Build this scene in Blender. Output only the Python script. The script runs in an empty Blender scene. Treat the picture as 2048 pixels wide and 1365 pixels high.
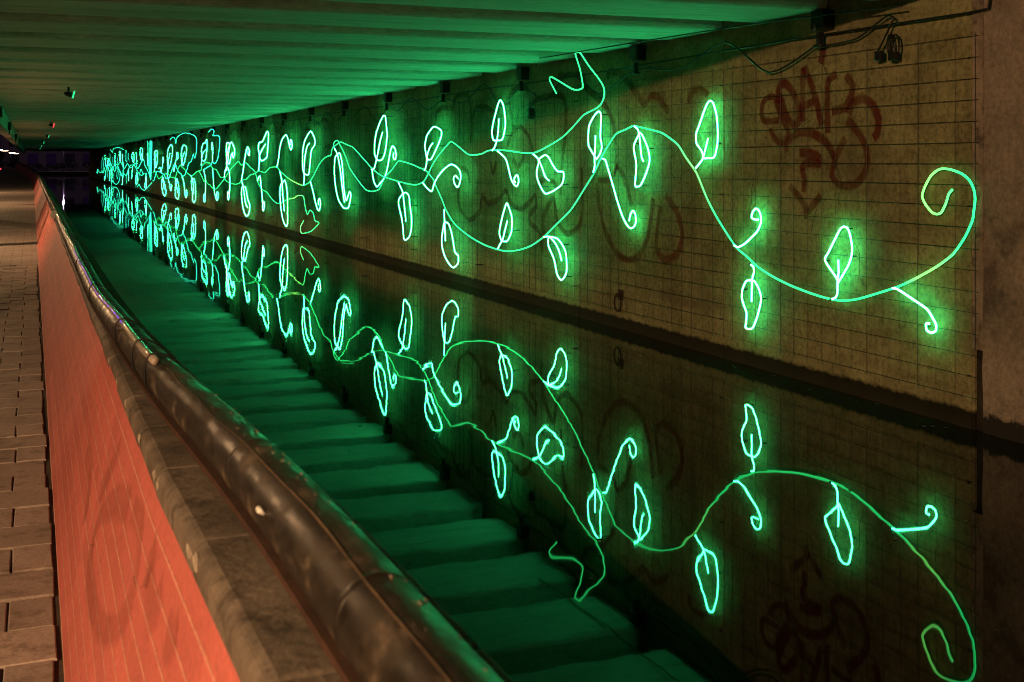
import bpy, math, random
from mathutils import Vector, Matrix, noise as mnoise
random.seed(7)
SC = bpy.context.scene
COL = SC.collection

# ------------------------------------------------------------------ camera, sky, exposure
CAM_Z = 2.0                                   # metres above the canal water
cam_data = bpy.data.cameras.new("camera")
cam = bpy.data.objects.new("camera", cam_data); COL.objects.link(cam)
cam.location = (0, 0, CAM_Z)
cam.rotation_euler = (math.radians(90), 0, -math.atan(0.4))
cam_data.sensor_width = 36.0
cam_data.lens = 42.19
cam_data.shift_y = -0.1755
cam_data.clip_start = 0.05
cam_data.clip_end = 2000
cam_data.dof.use_dof = True
cam_data.dof.focus_distance = 11.0
cam_data.dof.aperture_fstop = 8.5
SC.camera = cam

world = bpy.data.worlds.new("World"); SC.world = world; world.use_nodes = True
wn, wl = world.node_tree.nodes, world.node_tree.links
bg = wn["Background"]
wt = wn.new("ShaderNodeTexCoord"); ws = wn.new("ShaderNodeSeparateXYZ"); wr = wn.new("ShaderNodeValToRGB")
wl.new(wt.outputs["Generated"], ws.inputs[0]); wl.new(ws.outputs["Z"], wr.inputs[0]); wl.new(wr.outputs[0], bg.inputs[0])
wr.color_ramp.elements[0].position = 0.0; wr.color_ramp.elements[0].color = (0.034, 0.022, 0.023, 1)   # glow of the town on a night sky
wr.color_ramp.elements[1].position = 0.6; wr.color_ramp.elements[1].color = (0.006, 0.004, 0.006, 1)
bg.inputs[1].default_value = 0.6
SC.view_settings.view_transform = 'Standard'; SC.view_settings.look = 'None'
SC.view_settings.exposure = 0.0; SC.view_settings.gamma = 1.0
SC.render.engine = 'CYCLES'
SC.cycles.use_denoising = True
SC.cycles.pixel_filter_type = 'BLACKMAN_HARRIS'; SC.cycles.filter_width = 0.9
SC.cycles.max_bounces = 8; SC.cycles.diffuse_bounces = 3; SC.cycles.glossy_bounces = 4
SC.cycles.transparent_max_bounces = 12
SC.cycles.sample_clamp_indirect = 4.0
SC.cycles.caustics_reflective = False; SC.cycles.caustics_refractive = False

# ------------------------------------------------------------------ materials
def new_mat(name):
    m = bpy.data.materials.new(name); m.use_nodes = True
    nt = m.node_tree
    return m, nt.nodes, nt.links, nt.nodes["Principled BSDF"]

def pos_vec(n, l, scale):
    g = n.new("ShaderNodeNewGeometry"); mp = n.new("ShaderNodeMapping")
    mp.inputs["Scale"].default_value = scale
    l.new(g.outputs["Position"], mp.inputs["Vector"])
    return mp.outputs["Vector"]

def noise_tex(n, l, vec, scale, detail=6, rough=0.6):
    t = n.new("ShaderNodeTexNoise"); t.inputs["Scale"].default_value = scale
    t.inputs["Detail"].default_value = detail; t.inputs["Roughness"].default_value = rough
    l.new(vec, t.inputs["Vector"]); return t.outputs["Fac"]

def ramp(n, l, fac, stops):
    r = n.new("ShaderNodeValToRGB"); e = r.color_ramp.elements
    while len(e) < len(stops): e.new(0.5)
    for k, (p, c) in enumerate(stops):
        e[k].position = p; e[k].color = (*c, 1) if len(c) == 3 else c
    l.new(fac, r.inputs[0]); return r.outputs[0]

def mix(n, l, fac, a, b, mode='MIX'):
    m = n.new("ShaderNodeMix"); m.data_type = 'RGBA'; m.blend_type = mode
    if isinstance(fac, (int, float)): m.inputs[0].default_value = fac
    else: l.new(fac, m.inputs[0])
    for s, v in ((6, a), (7, b)):
        if isinstance(v, tuple): m.inputs[s].default_value = (*v, 1)
        else: l.new(v, m.inputs[s])
    return m.outputs[2]

def math_n(n, l, op, a, b=0.0, clamp=False):
    m = n.new("ShaderNodeMath"); m.operation = op; m.use_clamp = clamp
    for s, v in ((0, a), (1, b)):
        if isinstance(v, (int, float)): m.inputs[s].default_value = v
        else: l.new(v, m.inputs[s])
    return m.outputs[0]

def bump(n, l, p, height, strength, dist):
    b = n.new("ShaderNodeBump"); b.inputs["Strength"].default_value = strength
    b.inputs["Distance"].default_value = dist; l.new(height, b.inputs["Height"])
    l.new(b.outputs[0], p.inputs["Normal"])

def rough_mat(name, c1, c2, scale=3.0, rough=0.85, bmp=0.4, dist=0.004, vec=(1, 1, 1), fine=40, spec=0.3, metal=0.0, lo=0.35, hi=0.68, dark=None):
    m, n, l, p = new_mat(name)
    v = pos_vec(n, l, vec)
    f1 = noise_tex(n, l, v, scale, 8, 0.65); f2 = noise_tex(n, l, v, fine, 4, 0.6)
    col = ramp(n, l, f1, [(lo, c1), (hi, c2)])
    fine_c = ramp(n, l, f2, [(0.3, (0.72, 0.72, 0.72)), (0.7, (1.08, 1.08, 1.08))])
    col = mix(n, l, 1.0, col, fine_c, 'MULTIPLY')
    if dark:
        f3 = noise_tex(n, l, v, scale * 2.7, 5, 0.7)
        col = mix(n, l, ramp(n, l, f3, [(0.52, (0, 0, 0)), (0.66, (1, 1, 1))]), col, dark)
    l.new(col, p.inputs["Base Color"])
    p.inputs["Roughness"].default_value = rough; p.inputs["Specular IOR Level"].default_value = spec
    p.inputs["Metallic"].default_value = metal
    bump(n, l, p, f2, bmp, dist)
    return m

def neon_mat(name, col, strength, back, tint=None):
    # silicone light profile: shines forwards and sideways, opaque white back towards the wall
    m, n, l, p = new_mat(name)
    n.remove(p); e = n.new("ShaderNodeEmission"); e.inputs[0].default_value = (*col, 1)
    g = n.new("ShaderNodeNewGeometry"); s = n.new("ShaderNodeSeparateXYZ"); l.new(g.outputs["Normal"], s.inputs[0])
    r = n.new("ShaderNodeMapRange"); r.inputs["From Min"].default_value = 0.55; r.inputs["From Max"].default_value = -0.15
    r.inputs["To Min"].default_value = strength * back; r.inputs["To Max"].default_value = strength
    l.new(s.outputs["X"], r.inputs["Value"])
    r2 = n.new("ShaderNodeMapRange"); r2.inputs["From Min"].default_value = -0.35; r2.inputs["From Max"].default_value = -0.95
    r2.inputs["To Min"].default_value = 1.0; r2.inputs["To Max"].default_value = 0.6; l.new(s.outputs["X"], r2.inputs["Value"])
    l.new(math_n(n, l, 'MULTIPLY', r.outputs[0], r2.outputs[0]), e.inputs[1])
    if tint:
        # older, yellowed lengths of the wire
        s2 = n.new("ShaderNodeSeparateXYZ"); l.new(g.outputs["Position"], s2.inputs[0])
        yl = math_n(n, l, 'MULTIPLY', s2.outputs["Y"], 1 / 40.0)
        k0, k1 = (0, 0, 0), (1, 1, 1)
        fac = ramp(n, l, yl, [(.176, k0), (.186, k1), (.191, k0), (.262, k0), (.272, (.7,) * 3), (.282, k0), (.74, k0), (.765, k1), (.78, k1), (.80, k0)])
        l.new(mix(n, l, fac, col, tint), e.inputs[0])
    l.new(e.outputs[0], n["Material Output"].inputs[0]); return m

def emit_mat(name, col, strength, tint=None):
    m, n, l, p = new_mat(name)
    n.remove(p); e = n.new("ShaderNodeEmission"); e.inputs[1].default_value = strength
    e.inputs[0].default_value = (*col, 1)
    if tint:
        f = noise_tex(n, l, pos_vec(n, l, (1, 1, 1)), 0.55, 1, 0.4)
        l.new(mix(n, l, ramp(n, l, f, [(0.56, (0, 0, 0)), (0.66, (1, 1, 1))]), col, tint), e.inputs[0])
    l.new(e.outputs[0], n["Material Output"].inputs[0]); return m

M = {}
M['beam'] = rough_mat("precast_concrete", (0.40, 0.40, 0.37), (0.52, 0.52, 0.48), 1.1, 0.8, 0.25, 0.003, (0.35, 2.2, 1), 30, dark=(0.30, 0.30, 0.27))
M['girder'] = rough_mat("girder_concrete", (0.30, 0.30, 0.28), (0.42, 0.41, 0.38), 1.4, 0.85)
M['dark'] = rough_mat("dark_void_concrete", (0.08, 0.075, 0.065), (0.14, 0.13, 0.11), 2.0, 0.9)
M['tile'] = rough_mat("concrete_paver", (0.36, 0.315, 0.285), (0.48, 0.425, 0.39), 3.2, 0.75, 0.6, 0.003, (1, 1, 1), 90, dark=(0.22, 0.19, 0.165))
_m = M['tile'].node_tree; _p = _m.nodes["Principled BSDF"]; _src = _p.inputs["Base Color"].links[0].from_socket
_oi = _m.nodes.new("ShaderNodeObjectInfo"); _r = ramp(_m.nodes, _m.links, _oi.outputs["Random"], [(0, (0.74, 0.72, 0.70)), (1, (1.08, 1.04, 1.02))])
_m.links.new(mix(_m.nodes, _m.links, 1.0, _src, _r, 'MULTIPLY'), _p.inputs["Base Color"])
M['joint'] = rough_mat("joint_sand", (0.05, 0.042, 0.035), (0.09, 0.075, 0.06), 9, 0.95)
M['red'] = rough_mat("red_paint", (0.52, 0.135, 0.118), (0.66, 0.172, 0.150), 3.0, 0.6, 0.35, 0.0015, (1, 1, 1), 70, dark=(0.49, 0.13, 0.098))
M['mortar'] = rough_mat("pale_mortar", (0.60, 0.27, 0.21), (0.72, 0.35, 0.28), 8, 0.8)
M['cap'] = rough_mat("weathered_cap_concrete", (0.09, 0.075, 0.06), (0.20, 0.165, 0.135), 4.5, 0.75, 0.7, 0.006, (1, 1, 1), 55, dark=(0.055, 0.045, 0.037))
M['black'] = rough_mat("black_plastic", (0.008, 0.008, 0.008), (0.016, 0.015, 0.014), 8, 0.5, 0.2)
M['rust'] = rough_mat("rusty_steel", (0.035, 0.017, 0.012), (0.07, 0.032, 0.021), 9, 0.8, 0.6)
M['steel'] = rough_mat("dark_mesh_wire", (0.018, 0.016, 0.013), (0.035, 0.032, 0.027), 14, 0.55, 0.2, spec=0.4)
M['grey_metal'] = rough_mat("grey_metal", (0.14, 0.14, 0.14), (0.2, 0.2, 0.2), 9, 0.5, 0.2, metal=0.5)
M['white'] = rough_mat("white_plastic", (0.65, 0.65, 0.62), (0.75, 0.75, 0.72), 9, 0.4, 0.1)
M['asphalt'] = rough_mat("asphalt", (0.04, 0.04, 0.042), (0.06, 0.06, 0.06), 6, 0.9, 0.6, 0.004)
M['earth'] = rough_mat("grass_verge", (0.028, 0.04, 0.018), (0.06, 0.06, 0.03), 3, 0.95, 0.9, 0.02)
M['leafgreen'] = rough_mat("bush_leaf", (0.03, 0.05, 0.02), (0.06, 0.085, 0.03), 3, 0.7)
M['bark'] = rough_mat("bark", (0.06, 0.05, 0.04), (0.1, 0.085, 0.07), 8, 0.9, 0.8, 0.01)
M['facade'] = rough_mat("plaster_facade", (0.22, 0.18, 0.19), (0.3, 0.25, 0.26), 0.4, 0.9)
M['glass'] = rough_mat("dark_window_glass", (0.02, 0.02, 0.025), (0.03, 0.03, 0.035), 2, 0.5, 0.0, spec=0.2)
M['led_leaf'] = neon_mat("green_neon", (0.030, 1.0, 0.29), 108.0, 0.08)
M['led_vine'] = neon_mat("green_light_wire", (0.03, 1.0, 0.21), 3.5, 0.3, tint=(0.26, 1.0, 0.13))
M['led_vine_far'] = neon_mat('bright_green_light_wire', (0.03, 1.0, 0.5), 5.0, 0.3)
M['led_mid'] = neon_mat('green_neon_dim', (0.02, 1.0, 0.55), 8.0, 0.1)
M['led_red'] = emit_mat("red_lens", (1.0, 0.05, 0.05), 2.5)
M['led_green'] = emit_mat("green_lens", (0.03, 0.9, 0.3), 1.2)
M['glint_violet'] = emit_mat("violet_glint", (0.22, 0.07, 1.0), 0.9)  # glow standing in for violet reflections on the rail
M['bulb'] = emit_mat("warm_bulb", (1.0, 0.62, 0.36), 14)
M['bulb_white'] = emit_mat("white_bulb", (1.0, 0.8, 0.75), 1.3)
M['win_violet'] = emit_mat("violet_lit_window", (0.30, 0.10, 0.55), 0.014)
M['sign_red'] = emit_mat("red_sign_light", (1.0, 0.03, 0.06), 3.2)

_m = M['red'].node_tree; _p = _m.nodes["Principled BSDF"]; _src = _p.inputs["Base Color"].links[0].from_socket
_oi = _m.nodes.new("ShaderNodeObjectInfo"); _r = ramp(_m.nodes, _m.links, _oi.outputs["Random"], [(0, (0.86, 0.86, 0.86)), (1, (1.04, 1.04, 1.04))])
_m.links.new(mix(_m.nodes, _m.links, 1.0, _src, _r, 'MULTIPLY'), _p.inputs["Base Color"])

def wall_material():
    m, n, l, p = new_mat("stained_canal_wall")
    v = pos_vec(n, l, (1, 1, 1)); vs = pos_vec(n, l, (1, 3.2, 0.3)); vb = pos_vec(n, l, (1, 0.35, 3.0))
    f1 = noise_tex(n, l, v, 1.7, 9, 0.68); f2 = noise_tex(n, l, v, 26, 6, 0.7)
    streak = noise_tex(n, l, vs, 1.3, 7, 0.65); band = noise_tex(n, l, vb, 1.5, 6, 0.6)
    col = ramp(n, l, f1, [(0.34, (0.20, 0.182, 0.088)), (0.66, (0.365, 0.330, 0.170))])
    col = mix(n, l, ramp(n, l, streak, [(0.48, (0, 0, 0)), (0.70, (0.6, 0.6, 0.6))]), col, (0.15, 0.125, 0.066))
    col = mix(n, l, ramp(n, l, band, [(0.5, (0, 0, 0)), (0.72, (0.6, 0.6, 0.6))]), col, (0.14, 0.105, 0.062))
    col = mix(n, l, 1.0, col, ramp(n, l, f2, [(0.36, (0.58, 0.57, 0.55)), (0.50, (0.93, 0.93, 0.93)), (0.64, (1.12, 1.12, 1.12))]), 'MULTIPLY')
    # wet algae tide mark just above the water, ragged upper edge
    g = n.new("ShaderNodeNewGeometry"); s = n.new("ShaderNodeSeparateXYZ"); l.new(g.outputs["Position"], s.inputs[0])
    rag = math_n(n, l, 'MULTIPLY_ADD', noise_tex(n, l, v, 9, 7, 0.75), 0.11); rag.node.inputs[2].default_value = 0.09
    d = math_n(n, l, 'SUBTRACT', s.outputs["Z"], rag)
    a = ramp(n, l, math_n(n, l, 'MULTIPLY', d, 24.0), [(0.0, (1, 1, 1)), (0.75, (0, 0, 0))])
    col = mix(n, l, a, col, (0.006, 0.005, 0.004))
    # greenish film above it
    d2 = ramp(n, l, math_n(n, l, 'MULTIPLY_ADD', s.outputs["Z"], 2.2), [(0.15, (0.55, 0.55, 0.55)), (1.0, (0, 0, 0))])
    col = mix(n, l, math_n(n, l, 'MULTIPLY', d2, f1), col, (0.13, 0.12, 0.055))
    l.new(col, p.inputs["Base Color"]); p.inputs["Roughness"].default_value = 0.8
    p.inputs["Specular IOR Level"].default_value = 0.15
    h = math_n(n, l, 'MULTIPLY_ADD', f2, 0.5); l.new(f1, h.node.inputs[2])
    bump(n, l, p, h, 0.5, 0.006)
    return m
M['wall'] = wall_material()
M['abutment'] = rough_mat("rough_abutment_concrete", (0.20, 0.155, 0.12), (0.36, 0.28, 0.22), 2.1, 0.9, 0.9, 0.012, (1, 1, 1), 22, lo=0.38, hi=0.6, dark=(0.10, 0.078, 0.06))

def paint_material(name, c, thick):
    m, n, l, p = new_mat(name)
    uv = n.new("ShaderNodeUVMap"); s = n.new("ShaderNodeSeparateXYZ"); l.new(uv.outputs[0], s.inputs[0])
    e = math_n(n, l, 'ABSOLUTE', math_n(n, l, 'SUBTRACT', s.outputs["Y"], 0.5))
    edge = ramp(n, l, e, [(0.28, (1, 1, 1)), (0.5, (0, 0, 0))])
    f = noise_tex(n, l, pos_vec(n, l, (1, 1, 1)), 3.2, 5, 0.7)
    cov = ramp(n, l, f, [(0.30, (0.35,) * 3), (0.62, (1, 1, 1))])
    al = math_n(n, l, 'MULTIPLY', math_n(n, l, 'MULTIPLY', edge, cov), thick)
    l.new(al, p.inputs["Alpha"])
    p.inputs["Base Color"].default_value = (*c, 1); p.inputs["Roughness"].default_value = 1.0; p.inputs["Specular IOR Level"].default_value = 0.0
    return m
M['spray'] = paint_material("red_spray_paint", (0.145, 0.018, 0.014), 0.68)
M['spray_faint'] = paint_material("faded_red_spray_paint", (0.22, 0.022, 0.015), 0.62)
M['ghost'] = paint_material("scrubbed_grey_spray_paint", (0.36, 0.125, 0.10), 0.38)

def rail_material():
    m, n, l, p = new_mat("grimy_black_rail")
    v = pos_vec(n, l, (1.7, 0.8, 1.7)); f1 = noise_tex(n, l, v, 9, 5, 0.62); f2 = noise_tex(n, l, pos_vec(n, l, (1, 1, 1)), 60, 5, 0.7)
    col = ramp(n, l, f1, [(0.40, (0.003, 0.0025, 0.002)), (0.50, (0.010, 0.008, 0.006)), (0.57, (0.028, 0.022, 0.016)), (0.66, (0.11, 0.085, 0.062))])
    col = mix(n, l, ramp(n, l, f2, [(0.35, (0, 0, 0)), (0.7, (0.6, 0.6, 0.6))]), col, (0.03, 0.024, 0.018))
    l.new(col, p.inputs["Base Color"])
    l.new(ramp(n, l, f1, [(0.40, (0.34,) * 3), (0.62, (0.66,) * 3)]), p.inputs["Roughness"])
    p.inputs["Specular IOR Level"].default_value = 0.26
    bump(n, l, p, f2, 0.3, 0.002)
    return m
M['rail'] = rail_material()
M['chip'] = rough_mat('fresh_broken_concrete', (0.26, 0.22, 0.18), (0.42, 0.36, 0.30), 30, 0.9, 0.6)
M['recess'] = rough_mat('dark_joint', (0.016, 0.013, 0.010), (0.05, 0.04, 0.03), 7, 0.9, 0.8, 0.01)  # near-black colour for the shallow recess at the wall joint
M['strip'] = rough_mat('pale_strip_concrete', (0.27, 0.225, 0.15), (0.40, 0.335, 0.235), 1.7, 0.85, 0.4)

def water_material():
    m, n, l, p = new_mat("still_canal_water")
    p.inputs["Base Color"].default_value = (0.004, 0.006, 0.004, 1)
    p.inputs["Roughness"].default_value = 0.02; p.inputs["IOR"].default_value = 1.333
    p.inputs["Specular IOR Level"].default_value = 0.5
    f1 = noise_tex(n, l, pos_vec(n, l, (1.0, 0.8, 1)), 1.5, 2, 0.4)
    f2 = noise_tex(n, l, pos_vec(n, l, (1.0, 0.9, 1)), 5.0, 1, 0.4)
    h = math_n(n, l, 'MULTIPLY_ADD', f2, 0.22); l.new(f1, h.node.inputs[2])
    bump(n, l, p, h, 1.0, 0.0011)
    return m
M['water'] = water_material()

def hose_material():
    m, n, l, p = new_mat("clear_plastic_hose")
    p.inputs["Base Color"].default_value = (0.30, 0.25, 0.22, 1); p.inputs["Roughness"].default_value = 0.16
    f = noise_tex(n, l, pos_vec(n, l, (1, 1, 1)), 55, 3, 0.5)
    bump(n, l, p, f, 0.5, 0.003)
    return m
M['hose'] = hose_material()
M['seam'] = rough_mat('dusty_weld_seam', (0.03, 0.02, 0.013), (0.13, 0.085, 0.05), 5, 0.7, 0.6)

# ------------------------------------------------------------------ mesh helpers
class MB:
    def __init__(s): s.v = []; s.f = []; s.uv = None
    def box(s, x0, x1, y0, y1, z0, z1):
        b = len(s.v)
        s.v += [(x0, y0, z0), (x1, y0, z0), (x1, y1, z0), (x0, y1, z0), (x0, y0, z1), (x1, y0, z1), (x1, y1, z1), (x0, y1, z1)]
        s.f += [tuple(b + i for i in q) for q in ((3, 2, 1, 0), (4, 5, 6, 7), (0, 1, 5, 4), (1, 2, 6, 5), (2, 3, 7, 6), (3, 0, 4, 7))]
        return s
    def prism_x(s, prof, x0, x1):              # prof: (y, z) outline, counter-clockwise seen from +x
        b = len(s.v); k = len(prof)
        s.v += [(x0, y, z) for y, z in prof] + [(x1, y, z) for y, z in prof]
        s.f += [(b + i, b + (i + 1) % k, b + k + (i + 1) % k, b + k + i) for i in range(k)]
        s.f += [tuple(b + i for i in reversed(range(k))), tuple(b + k + i for i in range(k))]
        return s
    def prism_y(s, prof, y0, y1):              # prof: (x, z)
        b = len(s.v); k = len(prof)
        s.v += [(x, y0, z) for x, z in prof] + [(x, y1, z) for x, z in prof]
        s.f += [(b + i, b + (i + 1) % k, b + k + (i + 1) % k, b + k + i) for i in range(k)]
        s.f += [tuple(b + i for i in reversed(range(k))), tuple(b + k + i for i in range(k))]
        return s
    def tube(s, pts, r, n=6, closed=False, radii=None):
        P = [Vector(p) for p in pts]; k = len(P)
        T = []
        for i in range(k):
            a = P[(i - 1) % k] if (closed or i > 0) else P[i]
            c = P[(i + 1) % k] if (closed or i < k - 1) else P[i]
            t = (c - a); T.append(t.normalized() if t.length > 1e-9 else Vector((0, 1, 0)))
        ref = Vector((1, 0, 0)) if abs(T[0].x) < 0.9 else Vector((0, 0, 1))
        u = (ref - T[0] * ref.dot(T[0])).normalized()
        b = len(s.v)
        for i in range(k):
            u = (u - T[i] * u.dot(T[i]))
            u = u.normalized() if u.length > 1e-6 else T[i].orthogonal().normalized()
            w = T[i].cross(u); rr = radii[i] if radii else r
            for j in range(n):
                a = 2 * math.pi * j / n
                s.v.append(tuple(P[i] + (u * math.cos(a) + w * math.sin(a)) * rr))
        m = k if closed else k - 1
        for i in range(m):
            i2 = (i + 1) % k
            for j in range(n):
                s.f.append((b + i * n + j, b + i * n + (j + 1) % n, b + i2 * n + (j + 1) % n, b + i2 * n + j))
        if not closed:
            s.f.append(tuple(b + j for j in reversed(range(n)))); s.f.append(tuple(b + (k - 1) * n + j for j in range(n)))
        return s
    def cyl(s, p0, p1, r0, r1=None, n=16):
        return s.tube([p0, p1], r0, n, radii=[r0, r0 if r1 is None else r1])
    def mesh(s, name):
        me = bpy.data.meshes.new(name); me.from_pydata(s.v, [], s.f); me.update(); return me
    def build(s, name, mat, parent=None, smooth=False, base=None):
        if base is not None: s.v = [(x - base[0], y - base[1], z - base[2]) for x, y, z in s.v]
        return link(name, s.mesh(name), mat, parent, smooth)

def link(name, me, mat, parent=None, smooth=False, loc=None):
    if mat is not None and not me.materials: me.materials.append(mat)
    if smooth:
        for p in me.polygons: p.use_smooth = True
    o = bpy.data.objects.new(name, me); COL.objects.link(o)
    if parent is not None: o.parent = parent
    if loc is not None: o.location = loc
    return o

def tag(o, label=None, cat=None, group=None, kind=None):
    if label: o["label"] = label
    if cat: o["category"] = cat
    if group: o["group"] = group
    if kind: o["kind"] = kind
    return o

def thing(name, loc, label, cat, group=None):
    o = bpy.data.objects.new(name, None); COL.objects.link(o); o.location = loc
    o.empty_display_size = 0.1
    return tag(o, label, cat, group)

def bevel(o, w, seg=1):
    m = o.modifiers.new("bevel", 'BEVEL'); m.width = w; m.segments = seg; m.limit_method = 'ANGLE'
    return o

def spline(pts, sub=3, closed=False):
    P = [Vector(p) for p in pts]; k = len(P); out = []
    for i in range(k if closed else k - 1):
        p1, p2 = P[i], P[(i + 1) % k]
        p0 = P[(i - 1) % k] if (closed or i > 0) else p1
        p3 = P[(i + 2) % k] if (closed or i + 2 < k) else p2
        for j in range(sub):
            t = j / sub
            # softened Catmull-Rom: light tubes are bent by hand and stay slightly angular
            q = 0.5 * ((2 * p1) + (p2 - p0) * t + (2 * p0 - 5 * p1 + 4 * p2 - p3) * t * t + (3 * p1 - p0 - 3 * p2 + p3) * t ** 3)
            out.append(q.lerp(p1.lerp(p2, t), 0.3))
    if not closed: out.append(P[-1])
    return out

# ------------------------------------------------------------------ the place: canal wall at x = WX, deck above, path on the left
WX = 6.447; SOFFIT = 3.312; Y0 = 6.94; BAY = 3.44; Y_END = 152.0
PATH_Z = 0.45; WZ = 0.022

# water, one sheet out to the far bank
water = link("water", MB().mesh("water"), None)
me = bpy.data.meshes.new("water"); me.from_pydata([(0.5, -40, WZ), (40, -40, WZ), (40, 192, WZ), (0.5, 192, WZ), (-30, 140, WZ), (0.5, 140, WZ), (-30, 192, WZ)], [], [(0, 1, 2, 3, 5), (4, 5, 3, 6)]); me.update()
me.materials.append(M['water']); water.data = me; tag(water, kind="structure")

# ground on the left of the path and the far bank
g = MB(); g.box(-300, -2.62, -60, 420, -1.0, 0.40); tag(g.build("ground", M['earth']), kind="structure")
g = MB(); g.box(-2.6, 300, 192.2, 420, -1.0, 0.39); tag(g.build("far_bank", M['earth']), kind="structure")
g = MB(); g.box(-16, -8, -60, 400, 0.36, 0.408); tag(g.build("road", M['asphalt']), kind="structure")
g = MB(); g.box(-7.9, -2.62, -60, 120, 0.36, 0.47); tag(g.build("bounce_pavement", M['tile']), kind="structure")  # pale paving added to bounce warm light up to the ceiling

# cycle path: bed, kerb and single pavers in stretcher bond where they can be told apart
def path_shift(y):                               # the path swings left and climbs at the far mouth
    t = max(0.0, (y - 78.0) / 46.0)
    return -1.7 * t * t, 0.78 * t ** 1.5
bed = MB()
for y0 in [-6, 78] + list(range(82, 132, 4)):
    pass
ys = [-6.0, 20.5]
bed.box(-2.6, 0.30, -6, 19.4, -0.6, PATH_Z - 0.012)
path = bed.build("path", M['joint']); tag(path, kind="structure")
far = MB(); yy = [19.402, 40, 60, 78] + [82 + 4 * i for i in range(14)]
for a, b in zip(yy[:-1], yy[1:]):
    (sa, za), (sb, zb) = path_shift(a), path_shift(b); k = len(far.v)
    far.v += [(-2.6 + sa, a, PATH_Z + za - .004), (0.30 + sa, a, PATH_Z + za - .004), (0.30 + sb, b, PATH_Z + zb - .004), (-2.6 + sb, b, PATH_Z + zb - .004)]
    far.f.append((k, k + 1, k + 2, k + 3))
def far_paving():
    m, n, l, p = new_mat("far_paving")
    b = n.new("ShaderNodeTexBrick"); l.new(pos_vec(n, l, (1, 1, 1)), b.inputs["Vector"])
    b.inputs["Scale"].default_value = 1.0; b.inputs["Brick Width"].default_value = 0.3; b.inputs["Row Height"].default_value = 0.3
    b.inputs["Mortar Size"].default_value = 0.005
    b.inputs["Color1"].default_value = (0.31, 0.27, 0.245, 1); b.inputs["Color2"].default_value = (0.38, 0.335, 0.305, 1); b.inputs["Mortar"].default_value = (0.07, 0.06, 0.05, 1)
    f = noise_tex(n, l, pos_vec(n, l, (1, 1, 1)), 1.3, 6, 0.65)
    l.new(mix(n, l, 1.0, b.outputs[0], ramp(n, l, f, [(0.3, (0.7,) * 3), (0.7, (1.1,) * 3)]), 'MULTIPLY'), p.inputs["Base Color"])
    p.inputs["Roughness"].default_value = 0.75
    return m
o = far.build("far_paving", far_paving(), path); tag(o, kind="stuff")
tile_full = bevel_mesh = None
def tile_mesh(w):
    t = MB(); h, e = 0.30 / 2 - 0.0035, 0.004; a = w / 2 - 0.0035
    b = len(t.v)
    t.v += [(-a, -h, -0.06), (a, -h, -0.06), (a, h, -0.06), (-a, h, -0.06), (-a, -h, -e), (a, -h, -e), (a, h, -e), (-a, h, -e),
            (-a + e, -h + e, 0), (a - e, -h + e, 0), (a - e, h - e, 0), (-a + e, h - e, 0)]
    t.f += [(0, 1, 5, 4), (1, 2, 6, 5), (2, 3, 7, 6), (3, 0, 4, 7), (4, 5, 9, 8), (5, 6, 10, 9), (6, 7, 11, 10), (7, 4, 8, 11), (8, 9, 10, 11)]
    m = t.mesh("paving_tile"); m.materials.append(M['tile']); return m
TF, TH = tile_mesh(0.30), tile_mesh(0.15)
row = 0; y = 2.05
while y < 19.2:
    dx = random.uniform(-0.012, 0.008); x = 0.072 + dx
    first_half = (row % 2 == 0)
    for k in range(4 if y < 12 else 5):
        w = 0.15 if (k == 0 and first_half) else 0.30
        o = link("paving_tile", TH if w < 0.2 else TF, None, path)
        o.location = (x - w / 2, y, PATH_Z + random.uniform(-0.005, 0.005))
        o.rotation_euler = (random.uniform(-.012, .012), random.uniform(-.012, .012), random.uniform(-.016, .016))
        x -= w
    b = MB(); row += 1; y += 0.30
rest = MB()                                       # pavers left of the frame and behind the camera
rest.box(-2.6, -1.42, -6, 19.4, PATH_Z - .06, PATH_Z - .002); rest.box(-1.41, 0.07, -6, 1.88, PATH_Z - .06, PATH_Z - .002)
rest.box(-1.41, -1.14, 1.9, 12.0, PATH_Z - .06, PATH_Z - .002)
tag(rest.build("paving_field", M['tile'], path), kind="stuff")
tag(MB().box(0.52, 0.9, -40, 140, -1.5, 0.38).build("quay_wall", M['dark']), "dark concrete quay wall below the red parapet", "quay wall")

# ------------------------------------------------------------------ parapet beside the path
CT_ = 0.058
def cap_h(y):                                     # coping height: sinks as the path dips under the deck
    P_ = ((-9, .585), (0.5, .59), (1.3, .601), (1.6, .606), (1.9, .61), (2.25, .626), (2.6, .642), (3.3, .685), (4.3, .737), (5.4, .785), (6.6, .828), (7.9, .852), (10, .862), (300, .862))
    for (a, u), (b, v) in zip(P_[:-1], P_[1:]):
        if a <= y <= b: return u + (v - u) * (y - a) / (b - a)
    return .862
def XTf(y):                                       # top edge of the red facing, under the coping's lower edge
    t = min(1.0, max(0.0, (y - 1.3) / 1.3))
    return (.405 - .035 * t) * .9285 * (cap_h(y) + CT_) + .004
def cap_z(y): return CAM_Z - cap_h(y)
def cap_z_old(y):                                     # the cap sinks slightly with the path as it dips under the deck
    t = min(1.0, max(0.0, (y - 1.0) / 8.0)); t = t * t * (3 - 2 * t)
    return CAM_Z - 0.785 - 0.075 * t
XB, XT = 0.092, 0.288

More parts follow.
